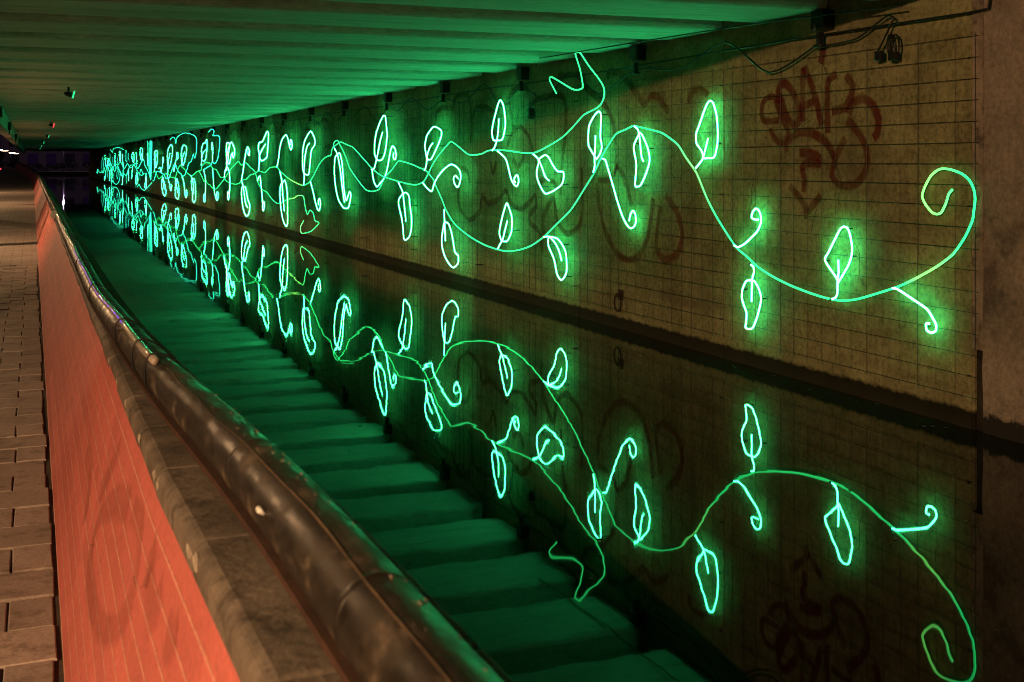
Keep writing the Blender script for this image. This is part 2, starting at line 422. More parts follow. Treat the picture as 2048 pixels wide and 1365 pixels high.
parapet = thing("parapet_wall", (0.3, 0, PATH_Z), "low red painted parapet wall with weathered concrete coping along the path", "parapet")
PB = (0.3, 0, PATH_Z)
BRK = (0.5, 1.3, 1.6, 1.9, 2.25, 2.6, 3.3, 4.3, 5.4, 6.6, 7.9, 10, 14, 24, 40, 60)
ys = [-3] + list(BRK) + [78] + [82 + 3 * i for i in range(15)]
def wall_strip(ys, fr0, fr1, inset, back, name, mat, z_extra=0.0):
    b = MB()
    for i, y in enumerate(ys):
        sx, sz = path_shift(y); zt = cap_z(y) - 0.035
        XT = XTf(y)
        def pt(f, off): return (XB + (XT - XB) * f + off + sx, y, PATH_Z + (zt - PATH_Z) * f + sz)
        k = len(b.v); b.v += [pt(fr0, inset), pt(fr1, inset), pt(fr1, back), pt(fr0, back)]
        if i:
            for j in range(4): b.f.append((k - 4 + j, k + j, k + (j + 1) % 4, k - 4 + (j + 1) % 4))
        if i == 0: b.f.append((k, k + 1, k + 2, k + 3))
        if i == len(ys) - 1: b.f.append((k + 3, k + 2, k + 1, k))
    return b.build(name, mat, parapet, base=PB)
wall_strip(ys, -0.04, 1.0, 0.0006, 0.22, "core", M['mortar'])
NROW = 12; g = 0.0075
seams = [-3, -0.6, 1.8, 4.2, 6.6, 9.0, 12.6, 18, 27, 40, 60, 78]
for a, b_ in zip(seams[:-1], seams[1:]):
    mids = [a + .0015] + [t for t in BRK if a + .01 < t < b_ - .01] + [b_ - .0015]
    for r in range(NROW):
        j = random.uniform(-.0004, .0)
        wall_strip(mids, r / NROW + g * .5, (r + 1) / NROW - g * .5, 0.0 + j, 0.012, "board", M['red'])
for r in range(1, NROW): wall_strip(ys[:-15], r / NROW - g * .28, r / NROW + g * .28, -0.0012, 0.006, "joint_line", M['mortar'])
wall_strip([78.002] + [82 + 3 * i for i in range(15)], 0.0, 1.0, 0.0, 0.012, "curved_end_facing", M['red'])
# scrubbed graffiti on the red facing
def on_parapet(y, f):
    zt = cap_z(y) - 0.035; XT = XTf(y)
    return Vector((XB + (XT - XB) * f - 0.0022, y, PATH_Z + (zt - PATH_Z) * f))

def ribbon(strokes, to3d, width, mat, name, parent, base, normal, step=0.0004):
    V, Fc, UV = [], [], []
    for si, st in enumerate(strokes):
        P = [Vector(p) for p in spline([to3d(*p) for p in st], 5)]
        L = 0
        for i, p in enumerate(P):
            t = (P[min(i + 1, len(P) - 1)] - P[max(i - 1, 0)]).normalized()
            w = normal.cross(t).normalized() * width * 0.5 * (0.86 + 0.28 * mnoise.noise(p * 3))
            q = p + normal * (step * si + 0.000012 * i); k = len(V)
            if i: L += (P[i] - P[i - 1]).length
            V += [tuple(q - w - Vector(base)), tuple(q + w - Vector(base))]; UV += [(L, 0), (L, 1)]
            if i: Fc.append((k - 2, k - 1, k + 1, k))
    me = bpy.data.meshes.new(name); me.from_pydata(V, [], Fc); ul = me.uv_layers.new(name="UVMap")
    for lp in me.loops: ul.data[lp.index].uv = UV[lp.vertex_index]
    me.update(); return link(name, me, mat, parent)
pn = Vector((-1, 0, 0.25)).normalized()
ribbon([[(3.15, 0.82), (3.51, 0.74), (3.84, 0.6), (3.93, 0.46), (3.78, 0.38), (3.42, 0.4), (3.09, 0.48), (2.82, 0.6), (2.7, 0.72), (2.73, 0.8), (2.79, 0.86), (3.03, 0.84)], [(4.98, 0.56), (4.53, 0.54), (4.35, 0.42)], [(3.75, 0.86), (3.93, 0.72), (4.05, 0.62)], [(2.46, 0.9), (2.52, 0.82), (2.34, 0.8), (2.28, 0.86)], [(2.16, 0.82), (2.1, 0.82), (2.04, 0.86)]],
       on_parapet, 0.12, M['ghost'], "graffiti", parapet, PB, pn)
# coping stones
CX0, CX1 = 0.272, 0.52
y = -1.6; k = 0
while y < 42:
    ln = 0.60 if y < 20 else 2.4
    b = MB(); z0, z1 = cap_z(y), cap_z(y + ln); e = random.uniform(-.002, .002); gp = 0.004
    d0, d1 = XTf(y) - .004 + e, XTf(y + ln) - .004 + e
    pr = [(0, -CT_), (CX1, -CT_), (CX1, 0), (.022, 0), (.008, -.006), (.001, -.018)]
    n_ = len(pr); b.v = [(x if x == CX1 else d0 + x, y + gp, z0 + z) for x, z in pr] + [(x if x == CX1 else d1 + x, y + ln - gp, z1 + z) for x, z in pr]
    b.f = [(i, (i + 1) % n_, n_ + (i + 1) % n_, n_ + i) for i in range(n_)] + [tuple(reversed(range(n_))), tuple(range(n_, 2 * n_))]
    bevel(b.build("coping_stone", M['cap'], parapet, base=PB), 0.006, 2); y += ln
b = MB(); CX0 = XTf(50) - .012; yl = [y + .004, 50, 60, 70, 78] + [82 + 3 * i for i in range(15)]
for i, q in enumerate(yl):
    sx, sz = path_shift(q); z = cap_z(q) + sz; k = len(b.v)
    b.v += [(CX0 + sx, q, z - .075), (CX1 + sx, q, z - .075), (CX1 + sx, q, z), (CX0 + sx + .02, q, z), (CX0 + sx, q, z - .02)]
    if i:
        for j in range(5): b.f.append((k - 5 + j, k - 5 + (j + 1) % 5, k + (j + 1) % 5, k + j))
b.build("coping_run", M['cap'], parapet, base=PB)

# pale chips knocked out of the coping arris near its joints
for q, yc in enumerate((1.43, 1.96, 2.04, 2.57, 2.66, 3.18, 3.83, 4.4, 5.05)):
    x0 = XTf(yc) - .004; zc = cap_z(yc); b = MB(); n_ = 9; ly, lz = random.uniform(.022, .05), random.uniform(.010, .018)
    b.v = [(x0 - .0008, yc, zc - .026)] + [(x0 - .0012 + max(0, math.sin(2 * math.pi * k / n_)) * .004, yc + math.cos(2 * math.pi * k / n_) * ly * random.uniform(.6, 1.1), zc - .026 + math.sin(2 * math.pi * k / n_) * lz * random.uniform(.6, 1.1)) for k in range(n_)]
    b.v[0] = (x0 - .0032, yc, zc - .026)
    b.f = [(0, 1 + k, 1 + (k + 1) % n_) for k in range(n_)]
    b.build("chip", M['chip'], parapet, base=PB)

# ------------------------------------------------------------------ handrail pipe with a clear light hose
RAIL = [(-1.5, 1.50), (0.5, 1.49), (1.2, 1.482), (1.9, 1.47), (2.6, 1.435), (3.3, 1.39), (4.3, 1.335), (5.4, 1.285), (6.6, 1.24), (7.9, 1.214), (10, 1.203), (16, 1.20), (30, 1.20), (60, 1.20), (78, 1.20)] + [(82 + 3 * i, 1.20) for i in range(15)]
def rail_pt(y, dz=0): return None
rp = []
for y, z in RAIL:
    sx, sz = path_shift(y); rp.append((0.362 + sx + (0.004 * math.sin(y * 1.3) if y < 12 else 0), y, z + sz))
rail = thing("handrail", (0.362, 0, 1.2), "grimy black pipe handrail running along the parapet beside the canal", "handrail")
RB = (0.362, 0, 1.2)
R_ = 0.052
rs = spline(rp, 4)
MB().tube(rs, R_, 24).build("pipe", M['rail'], rail, True, RB)
# rusty dark strip standing in for the shaded gap under the pipe, pipe collars, saddle posts
b = MB()
for i, p in enumerate(rs[:60]):
    k = len(b.v); x, y, z = p
    b.v += [(x - .040, y, z - R_ - .004), (x + .030, y, z - R_ - .004), (x + .030, y, z - R_ - .016), (x - .040, y, z - R_ - .016)]
    if i:
        for j in range(4): b.f.append((k - 4 + j, k + j, k + (j + 1) % 4, k - 4 + (j + 1) % 4))
b.build("gap_strip", M['rust'], rail, base=RB)
def rail_at(y):
    for p, q in zip(rs[:-1], rs[1:]):
        if p[1] <= y <= q[1]:
            t = (y - p[1]) / max(1e-6, q[1] - p[1]); return Vector(p).lerp(Vector(q), t)
    return Vector(rs[-1])
for y in (0.2, 1.55, 2.9, 4.25, 5.6):
    p = rail_at(y); z0 = cap_z(y) + .001
    MB().box(p.x - .025, p.x + .018, y - .03, y + .03, z0, p.z - R_ - .017).build("saddle_post", M['rust'], rail, base=RB)
for y in (1.32, 2.12, 4.9, 6.3):
    p = rail_at(y); d = rail_at(y + .01) - p; d.normalize()
    MB().tube([p - d * .009, p - d * .004, p + d * .004, p + d * .009], 0, 24, radii=[R_ + .0002, R_ + .0014, R_ + .0014, R_ + .0002]).build("collar", M['rail'], rail, True, RB)
def hose_pt(y, r=0.013, ang=118):
    p = rail_at(y); a = math.radians(ang + 3 * math.sin(y * 2.1)); return (p.x + math.cos(a) * (R_ + r - .001), y, p.z + math.sin(a) * (R_ + r - .001))
hy = [3.55 + .14 * i for i in range(160)]
MB().tube([hose_pt(y) for y in hy], 0.0125, 10).build("light_hose", M['hose'], rail, True, RB)
for y in (3.62, 4.1, 5.02, 7.3, 9.6, 12.5):
    p = rail_at(y); d = (rail_at(y + .01) - p).normalized(); side = Vector((1, 0, 0)); up = d.cross(side).normalized() * -1
    pts = []
    for q in range(24):
        a = 2 * math.pi * q / 24; rr = R_ + .003
        ex = .024 * max(0.0, math.cos(a - math.radians(118))) ** 6
        pts.append(p + (side * math.cos(a) + Vector((0, 0, 1)) * math.sin(a)) * (rr + ex))
    MB().tube(pts, 0.0035, 5, True).build("cable_tie", M['black'], rail, True, RB)
for i in range(26):
    y = 4.9 + i * .22
    MB().tube([hose_pt(y + q * .03, .025, 122) for q in range(random.choice((3, 4, 5)))], 0.0022, 5).build("violet_glint_strip", M['glint_violet'], rail, True, RB)  # glowing slivers imitate violet light reflected along the hose
sy = [0.3 + .1 * i for i in range(32)]
def seam_pt(y):
    p = rail_at(y); a = math.radians(112 + 4 * math.sin(y * 3.1) + 2 * math.sin(y * 11)); return (p.x + math.cos(a) * (R_ + .001), y, p.z + math.sin(a) * (R_ + .001))
MB().tube([seam_pt(y) for y in sy], .0019, 6).build("weld_seam", M['seam'], rail, True, RB)
b = MB()                                          # moss tufts and grit sitting on the pipe
for i in range(240):
    y = random.uniform(1.0, 5.5); p = rail_at(y); a = math.radians(random.gauss(75, 22)); r = random.uniform(.001, .0042)
    c = Vector((p.x + math.cos(a) * R_, y, p.z + math.sin(a) * R_)); k = len(b.v)
    b.v += [tuple(c + Vector((random.uniform(-r, r), random.uniform(-2 * r, 2 * r), random.uniform(-r, r * 1.5)))) for _ in range(4)]
    b.f += [(k, k + 1, k + 2), (k, k + 2, k + 3), (k, k + 3, k + 1), (k + 1, k + 3, k + 2)]
tag(b.build("grit", M['cap'], rail, base=RB), kind="stuff")
# small things on the coping
ref = thing("reflector_disc", (0.30, 18.6, cap_z(18.6)), "small pale round reflector on a stem at the coping edge", "reflector")
MB().cyl((0, 0, 0), (0, 0, .05), .008, n=8).build("stem", M['grey_metal'], ref, True)
MB().tube([(0, .012, .085), (0, .006, .085), (0, -.006, .085), (0, -.012, .085)], 0, 20, radii=[.05, .058, .058, .05]).build("disc", M['white'], ref, True)
p = rail_at(1.78)
tag(MB().tube([(p.x - .050, 1.76, p.z + .012), (p.x - .0555, 1.766, p.z + .016), (p.x - .056, 1.772, p.z + .017), (p.x - .051, 1.778, p.z + .014)], 0, 8, radii=[.002, .005, .005, .002]).build("bird_dropping", M['white'], None, True),
    "tiny white dropping stuck on the near side of the handrail", "dropping")

# ------------------------------------------------------------------ canal wall
wall = thing("canal_wall", (WX, Y0, 0), "long stained concrete canal wall covered with red graffiti behind the neon vines", "wall")
WB = (WX, Y0, 0)
pm = MB().box(0.0, 0.35, 0.006, BAY - 0.006, -0.6, SOFFIT + 1.1).mesh("panel"); pm.materials.append(M['wall'])
nb = int((Y_END - Y0) / BAY)
for i in range(nb + 1):
    o = link("panel", pm, None, wall); o.location = (random.uniform(-.003, .003), i * BAY, 0); bevel(o, 0.008, 2)
MB().box(WX + .03, WX + .5, Y0 + .01, Y_END + 1.5, -1.0, SOFFIT + 1.1).build("backing", M['dark'], wall, base=WB)
MB().box(WX - .012, WX + .1, Y0 + .02, Y0 + .19, -.4, SOFFIT - .09).build("pilaster_strip", M['wall'], wall, base=WB)
tobub = lambda y, z: (WX - .0045, y, z)
nx = Vector((-1, 0, 0))
G = [[[(9.423,2.381),(9.654,2.376),(9.714,2.426),(9.707,2.536),(9.622,2.599),(9.506,2.599),(9.444,2.501),(9.351,2.367),(9.281,2.27),(9.341,2.177),(9.444,2.179),(9.548,2.264),(9.569,2.313)],[(9.423,2.535),(9.444,2.644),(9.402,2.713),(9.321,2.714),(9.221,2.643),(9.132,2.522),(9.102,2.405),(9.181,2.326),(9.281,2.388),(9.362,2.509),(9.419,2.624)],[(9.054,2.357),(9.064,2.542),(9.054,2.842)],[(9.044,2.853),(8.958,2.732),(8.854,2.533),(8.78,2.315)],[(9.122,2.487),(9.006,2.505),(8.892,2.529)],[(8.689,2.246),(8.698,2.469),(8.689,2.693),(8.563,2.751)],[(8.44,2.732),(8.354,2.64),(8.372,2.543),(8.458,2.459),(8.635,2.433)],[(8.406,2.403),(8.354,2.488),(8.22,2.525),(8.088,2.465),(8.015,2.346),(8.031,2.231),(8.08,2.19)],[(8.423,2.36),(8.27,2.236),(8.178,2.117),(8.153,1.989),(8.22,1.871),(8.32,1.805),(8.51,1.791),(8.635,1.877),(8.599,1.989),(8.493,2.142),(8.44,2.196)],[(8.753,2.989),(8.771,2.912),(8.789,2.857)],[(9.301,2.082),(9.301,2.165),(9.181,2.245),(8.968,2.263),(8.78,2.202),(8.671,2.134),(8.599,2.033)],[(9.044,1.723),(9.025,1.839),(9.064,1.942),(8.968,1.988),(8.817,1.977),(8.808,2.034),(8.93,2.068),(9.102,2.081)],[(9.251,1.777),(9.102,1.675),(9.006,1.574),(8.996,1.483)],[(8.789,1.706),(8.892,1.613),(8.987,1.552)]],[[(19.626,2.687),(19.584,2.844),(19.252,2.909),(18.695,2.873),(18.656,3.01),(18.465,3.076),(18.019,3.054),(17.874,2.876),(17.839,2.583),(17.874,2.292)],[(17.767,2.702),(17.591,2.84),(17.182,2.834),(16.852,2.74)],[(16.106,2.511),(16.166,2.736),(16.226,2.94),(15.987,3.038),(15.639,3.04),(15.47,2.966)],[(15.47,2.773),(15.087,2.862),(14.669,2.882),(14.319,2.844),(14.222,2.679),(14.246,2.32),(14.319,2.04),(14.393,1.555)],[(16.106,2.489),(15.753,2.48),(15.47,2.343),(15.331,2.127)],[(16.287,2.224),(16.106,2.4),(15.869,2.45)],[(18.465,1.574),(18.465,1.348),(18.239,1.157),(17.874,1.074),(17.453,1.213),(17.384,1.429)],[(17.384,1.477),(17.049,1.369),(16.66,1.427),(16.348,1.571),(16.106,1.377),(15.753,1.323),(15.414,1.443),(15.249,1.533),(15.195,1.386),(15.442,1.249),(15.414,1.143),(15.087,1.032),(14.981,0.766)],[(14.928,1.02),(14.981,1.184),(14.876,1.335),(14.618,1.508),(14.468,1.188),(14.174,1.062),(13.844,1.159),(13.706,1.379),(13.729,1.922)],[(14.468,3.116),(14.126,3.113),(13.752,3.078),(13.616,2.925),(13.307,2.794),(13.052,2.669),(12.845,2.44),(12.764,2.109),(12.804,1.816)],[(13.01,3.002),(12.927,3.079),(12.683,3.035),(12.409,2.892),(12.07,2.645),(11.925,2.725),(11.746,2.716),(11.504,2.536)],[(13.285,1.735),(13.221,1.435),(13.052,1.144),(12.804,0.937),(12.486,0.852),(12.181,0.928),(11.961,1.186),(11.853,1.587)],[(12.764,1.963),(12.525,1.784),(12.371,1.483)],[(13.264,1.773),(12.968,1.777),(12.724,1.927)],[(11.076,2.617),(11.012,2.728),(10.856,2.751),(10.673,2.678)],[(11.573,1.629),(11.303,1.438),(11.205,1.212),(11.303,1.008),(11.607,0.919),(11.782,1.076),(11.676,1.507)],[(16.983,1.999),(16.852,1.814),(16.724,1.999)],[(16.046,2.044),(15.869,1.912),(15.639,2.065)],[(15.114,1.705),(14.876,1.761),(14.568,1.714),(14.468,1.614)],[(18.314,1.9),(18.019,1.852),(17.874,1.659)]],[[(30.298,2.762),(29.982,2.829),(29.671,2.774),(29.609,2.613)],[(29.246,2.842),(28.949,2.964),(28.657,2.903),(28.565,2.824)],[(28.565,2.824),(28.315,2.97),(28.035,2.991),(27.706,2.901),(27.544,2.673)],[(27.979,2.331),(27.544,2.376),(27.869,2.18),(27.76,1.93)],[(28.09,1.98),(27.979,1.728),(27.869,1.93),(27.706,1.731),(27.597,1.93)]]]
o = ribbon(G[0], tobub, 0.11, M['spray'], "graffiti_tag", wall, WB, nx); o["label"] = "dark red sprayed tag with a downward arrow"
o = ribbon(G[1], tobub, 0.125, M['spray_faint'], "graffiti_letters", wall, WB, nx); o["label"] = "large red outlined bubble letters"
o = ribbon(G[2], tobub, 0.10, M['spray_faint'], "graffiti_loops", wall, WB, nx); o["label"] = "small faded red loops high on the wall"
# abutment outside the deck
ab = thing("abutment", (WX, Y0, 0), "rough brown concrete abutment at the open end of the canal wall", "abutment")
b = MB(); ny, nz = 34, 26; ya, yb = -9.0, Y0 - 0.10
for i in range(ny + 1):
    for j in range(nz + 1):
        y = ya + (yb - ya) * i / ny; z = -0.6 + 5.6 * j / nz
        d = 0.018 * mnoise.noise(Vector((y * 1.1, z * 1.3, 2))) + 0.008 * mnoise.noise(Vector((y * 5, z * 5, 7)))
        b.v.append((WX - 0.01 + d, y, z))
        if i and j: b.f.append(((i - 1) * (nz + 1) + j - 1, (i - 1) * (nz + 1) + j, i * (nz + 1) + j, i * (nz + 1) + j - 1))
def abut_mat():
    m, n, l, p = new_mat("rough_abutment_wet_foot")
    v = pos_vec(n, l, (1, 1, 1)); f1 = noise_tex(n, l, v, 1.6, 9, 0.7); f2 = noise_tex(n, l, v, 24, 6, 0.7)
    col = ramp(n, l, f1, [(0.40, (0.13, 0.10, 0.08)), (0.50, (0.25, 0.20, 0.16)), (0.68, (0.36, 0.29, 0.23))])
    col = mix(n, l, 1.0, col, ramp(n, l, f2, [(0.3, (0.55,) * 3), (0.65, (1.1,) * 3)]), 'MULTIPLY')
    g = n.new("ShaderNodeNewGeometry"); s = n.new("ShaderNodeSeparateXYZ"); l.new(g.outputs["Position"], s.inputs[0])
    d = math_n(n, l, 'SUBTRACT', s.outputs["Z"], math_n(n, l, 'MULTIPLY', noise_tex(n, l, v, 8, 6, 0.7), 0.26))
    col = mix(n, l, ramp(n, l, math_n(n, l, 'MULTIPLY', d, 22.0), [(0.0, (1, 1, 1)), (0.8, (0, 0, 0))]), col, (0.012, 0.010, 0.008))
    l.new(col, p.inputs["Base Color"]); p.inputs["Roughness"].default_value = 0.9
    bump(n, l, p, f2, 0.9, 0.012); return m
AM = abut_mat()
b.build("face", AM, ab, True, WB)
MB().box(WX + .03, WX + .6, ya, yb, -1, 5.0).build("body", M['dark'], ab, base=WB)
MB().box(WX + .025, WX + .4, Y0 - .105, Y0 + .008, -.6, SOFFIT + .5).build("joint_recess", M['recess'], ab, base=WB)
MB().box(WX - .02, WX + .03, Y0 - .10, Y0 + .005, .62, 4.6).build("joint_cover", M['abutment'], ab, base=WB)

# ------------------------------------------------------------------ deck of precast beams over the canal
deck = thing("bridge_deck", (3, Y0, SOFFIT), "road deck of close set precast concrete beams spanning the canal and path", "bridge")
DB = (3, Y0, SOFFIT)
SP = 1.72
pr = [(-.50, .0), (.50, .0), (.54, .016), (.556, .05), (.56, .95), (.858, 1.0), (.858, 1.15), (-.858, 1.15), (-.858, 1.0), (-.56, .95), (-.556, .05), (-.54, .016)]
bm_ = MB().prism_x(pr, -0.66, WX - .03)
bmesh_beam = bm_.mesh("beam"); bmesh_beam.materials.append(M['beam'])
k = 0; y = Y0 + 0.55
while y < Y_END + .6:
    o = link("beam", bmesh_beam, None, deck); o.location = (-DB[0], y - DB[1], random.uniform(-.004, .004)); bevel(o, 0.012, 2)
    k += 1; y += SP
MB().box(-.66, WX + .5, Y0 - .3, Y_END + 2, SOFFIT + 1.16, SOFFIT + 1.4).build("road_slab", M['dark'], deck, base=DB)
MB().prism_y([(-.98, -.38), (-.72, -.38), (-.665, .0), (-.665, 1.4), (-.98, 1.4)], 0, Y_END - Y0).build("edge_girder", M['girder'], deck).location = (-DB[0], 0, 0)
MB().box(-.98, WX + .5, Y_END + 1.4, Y_END + 1.9, SOFFIT - .12, SOFFIT + 1.4).build("end_beam", M['girder'], deck, base=DB)
for y in (11.0, 24.0, 36.0, 46.5):  # columns added out of view to cast shadow bands on the path
    c = thing("added_column", (-1.35, y, .4), "unseen round concrete column added under the deck edge, left of the path", "column", "added columns under the deck edge")
    MB().cyl((0, 0, 0), (0, 0, 2.6), .24, n=24).build("shaft", M['girder'], c, True)
    MB().prism_y([(-.3, 2.55), (.62, 2.55), (.62, 2.70), (-.3, 2.70)], -.35, .35).build("bearing_head", M['girder'], c)

# ------------------------------------------------------------------ wire mesh panels in front of the wall
WM = 0.04                                         # the mesh hangs close to the wall at the open end and stands off further in
def stand_off(y): return 0.05 + 0.10 * min(1.0, max(0.0, (y - 10.5) / 7.0))
zs = [0.26 + 0.1565 * i for i in range(18)]
wy = [0.03 + 0.205 * i for i in range(17)]
hm = MB(); vm = MB()
for z in zs: hm.tube([(0, 0.0, z), (0, BAY - .02, z)], 0.0023, 4)
for y in wy: vm.tube([(-.0045, y, zs[0] - .03), (-.0045, y, zs[-1] + .03)], 0.0022, 4)
hme = hm.mesh("horizontal_wires"); hme.materials.append(M['steel']); vme = vm.mesh("vertical_wires"); vme.materials.append(M['steel'])
ORD = "first second third fourth fifth sixth seventh eighth ninth tenth eleventh twelfth thirteenth fourteenth fifteenth sixteenth seventeenth eighteenth nineteenth twentieth".split()
for i in range(36):
    lab = ("square wire mesh panel fixed to the wall, %s from the open end" % ORD[i]) if i < 12 else "fine wire mesh panel on the far stretch of the canal wall"
    ya_, yb_ = Y0 - .07 + i * BAY, Y0 - .09 + (i + 1) * BAY
    sa_, sb_ = stand_off(ya_) - .02, stand_off(yb_) - .02
    t = thing("wire_mesh_panel", (WX - sa_, ya_, 0), lab, "wire mesh", "wire mesh panels along the canal wall")
    t.rotation_euler = (0, 0, (sb_ - sa_) / BAY)
    tag(link("horizontal_wires", hme, None, t), kind="stuff"); tag(link("vertical_wires", vme, None, t), kind="stuff")
    if i < 10:
        b = MB()
        for z in (zs[1], zs[9], zs[16]): MB().box(0, sa_, .10, .112, z - .006, z + .006).build("wall_clip", M['steel'], t)

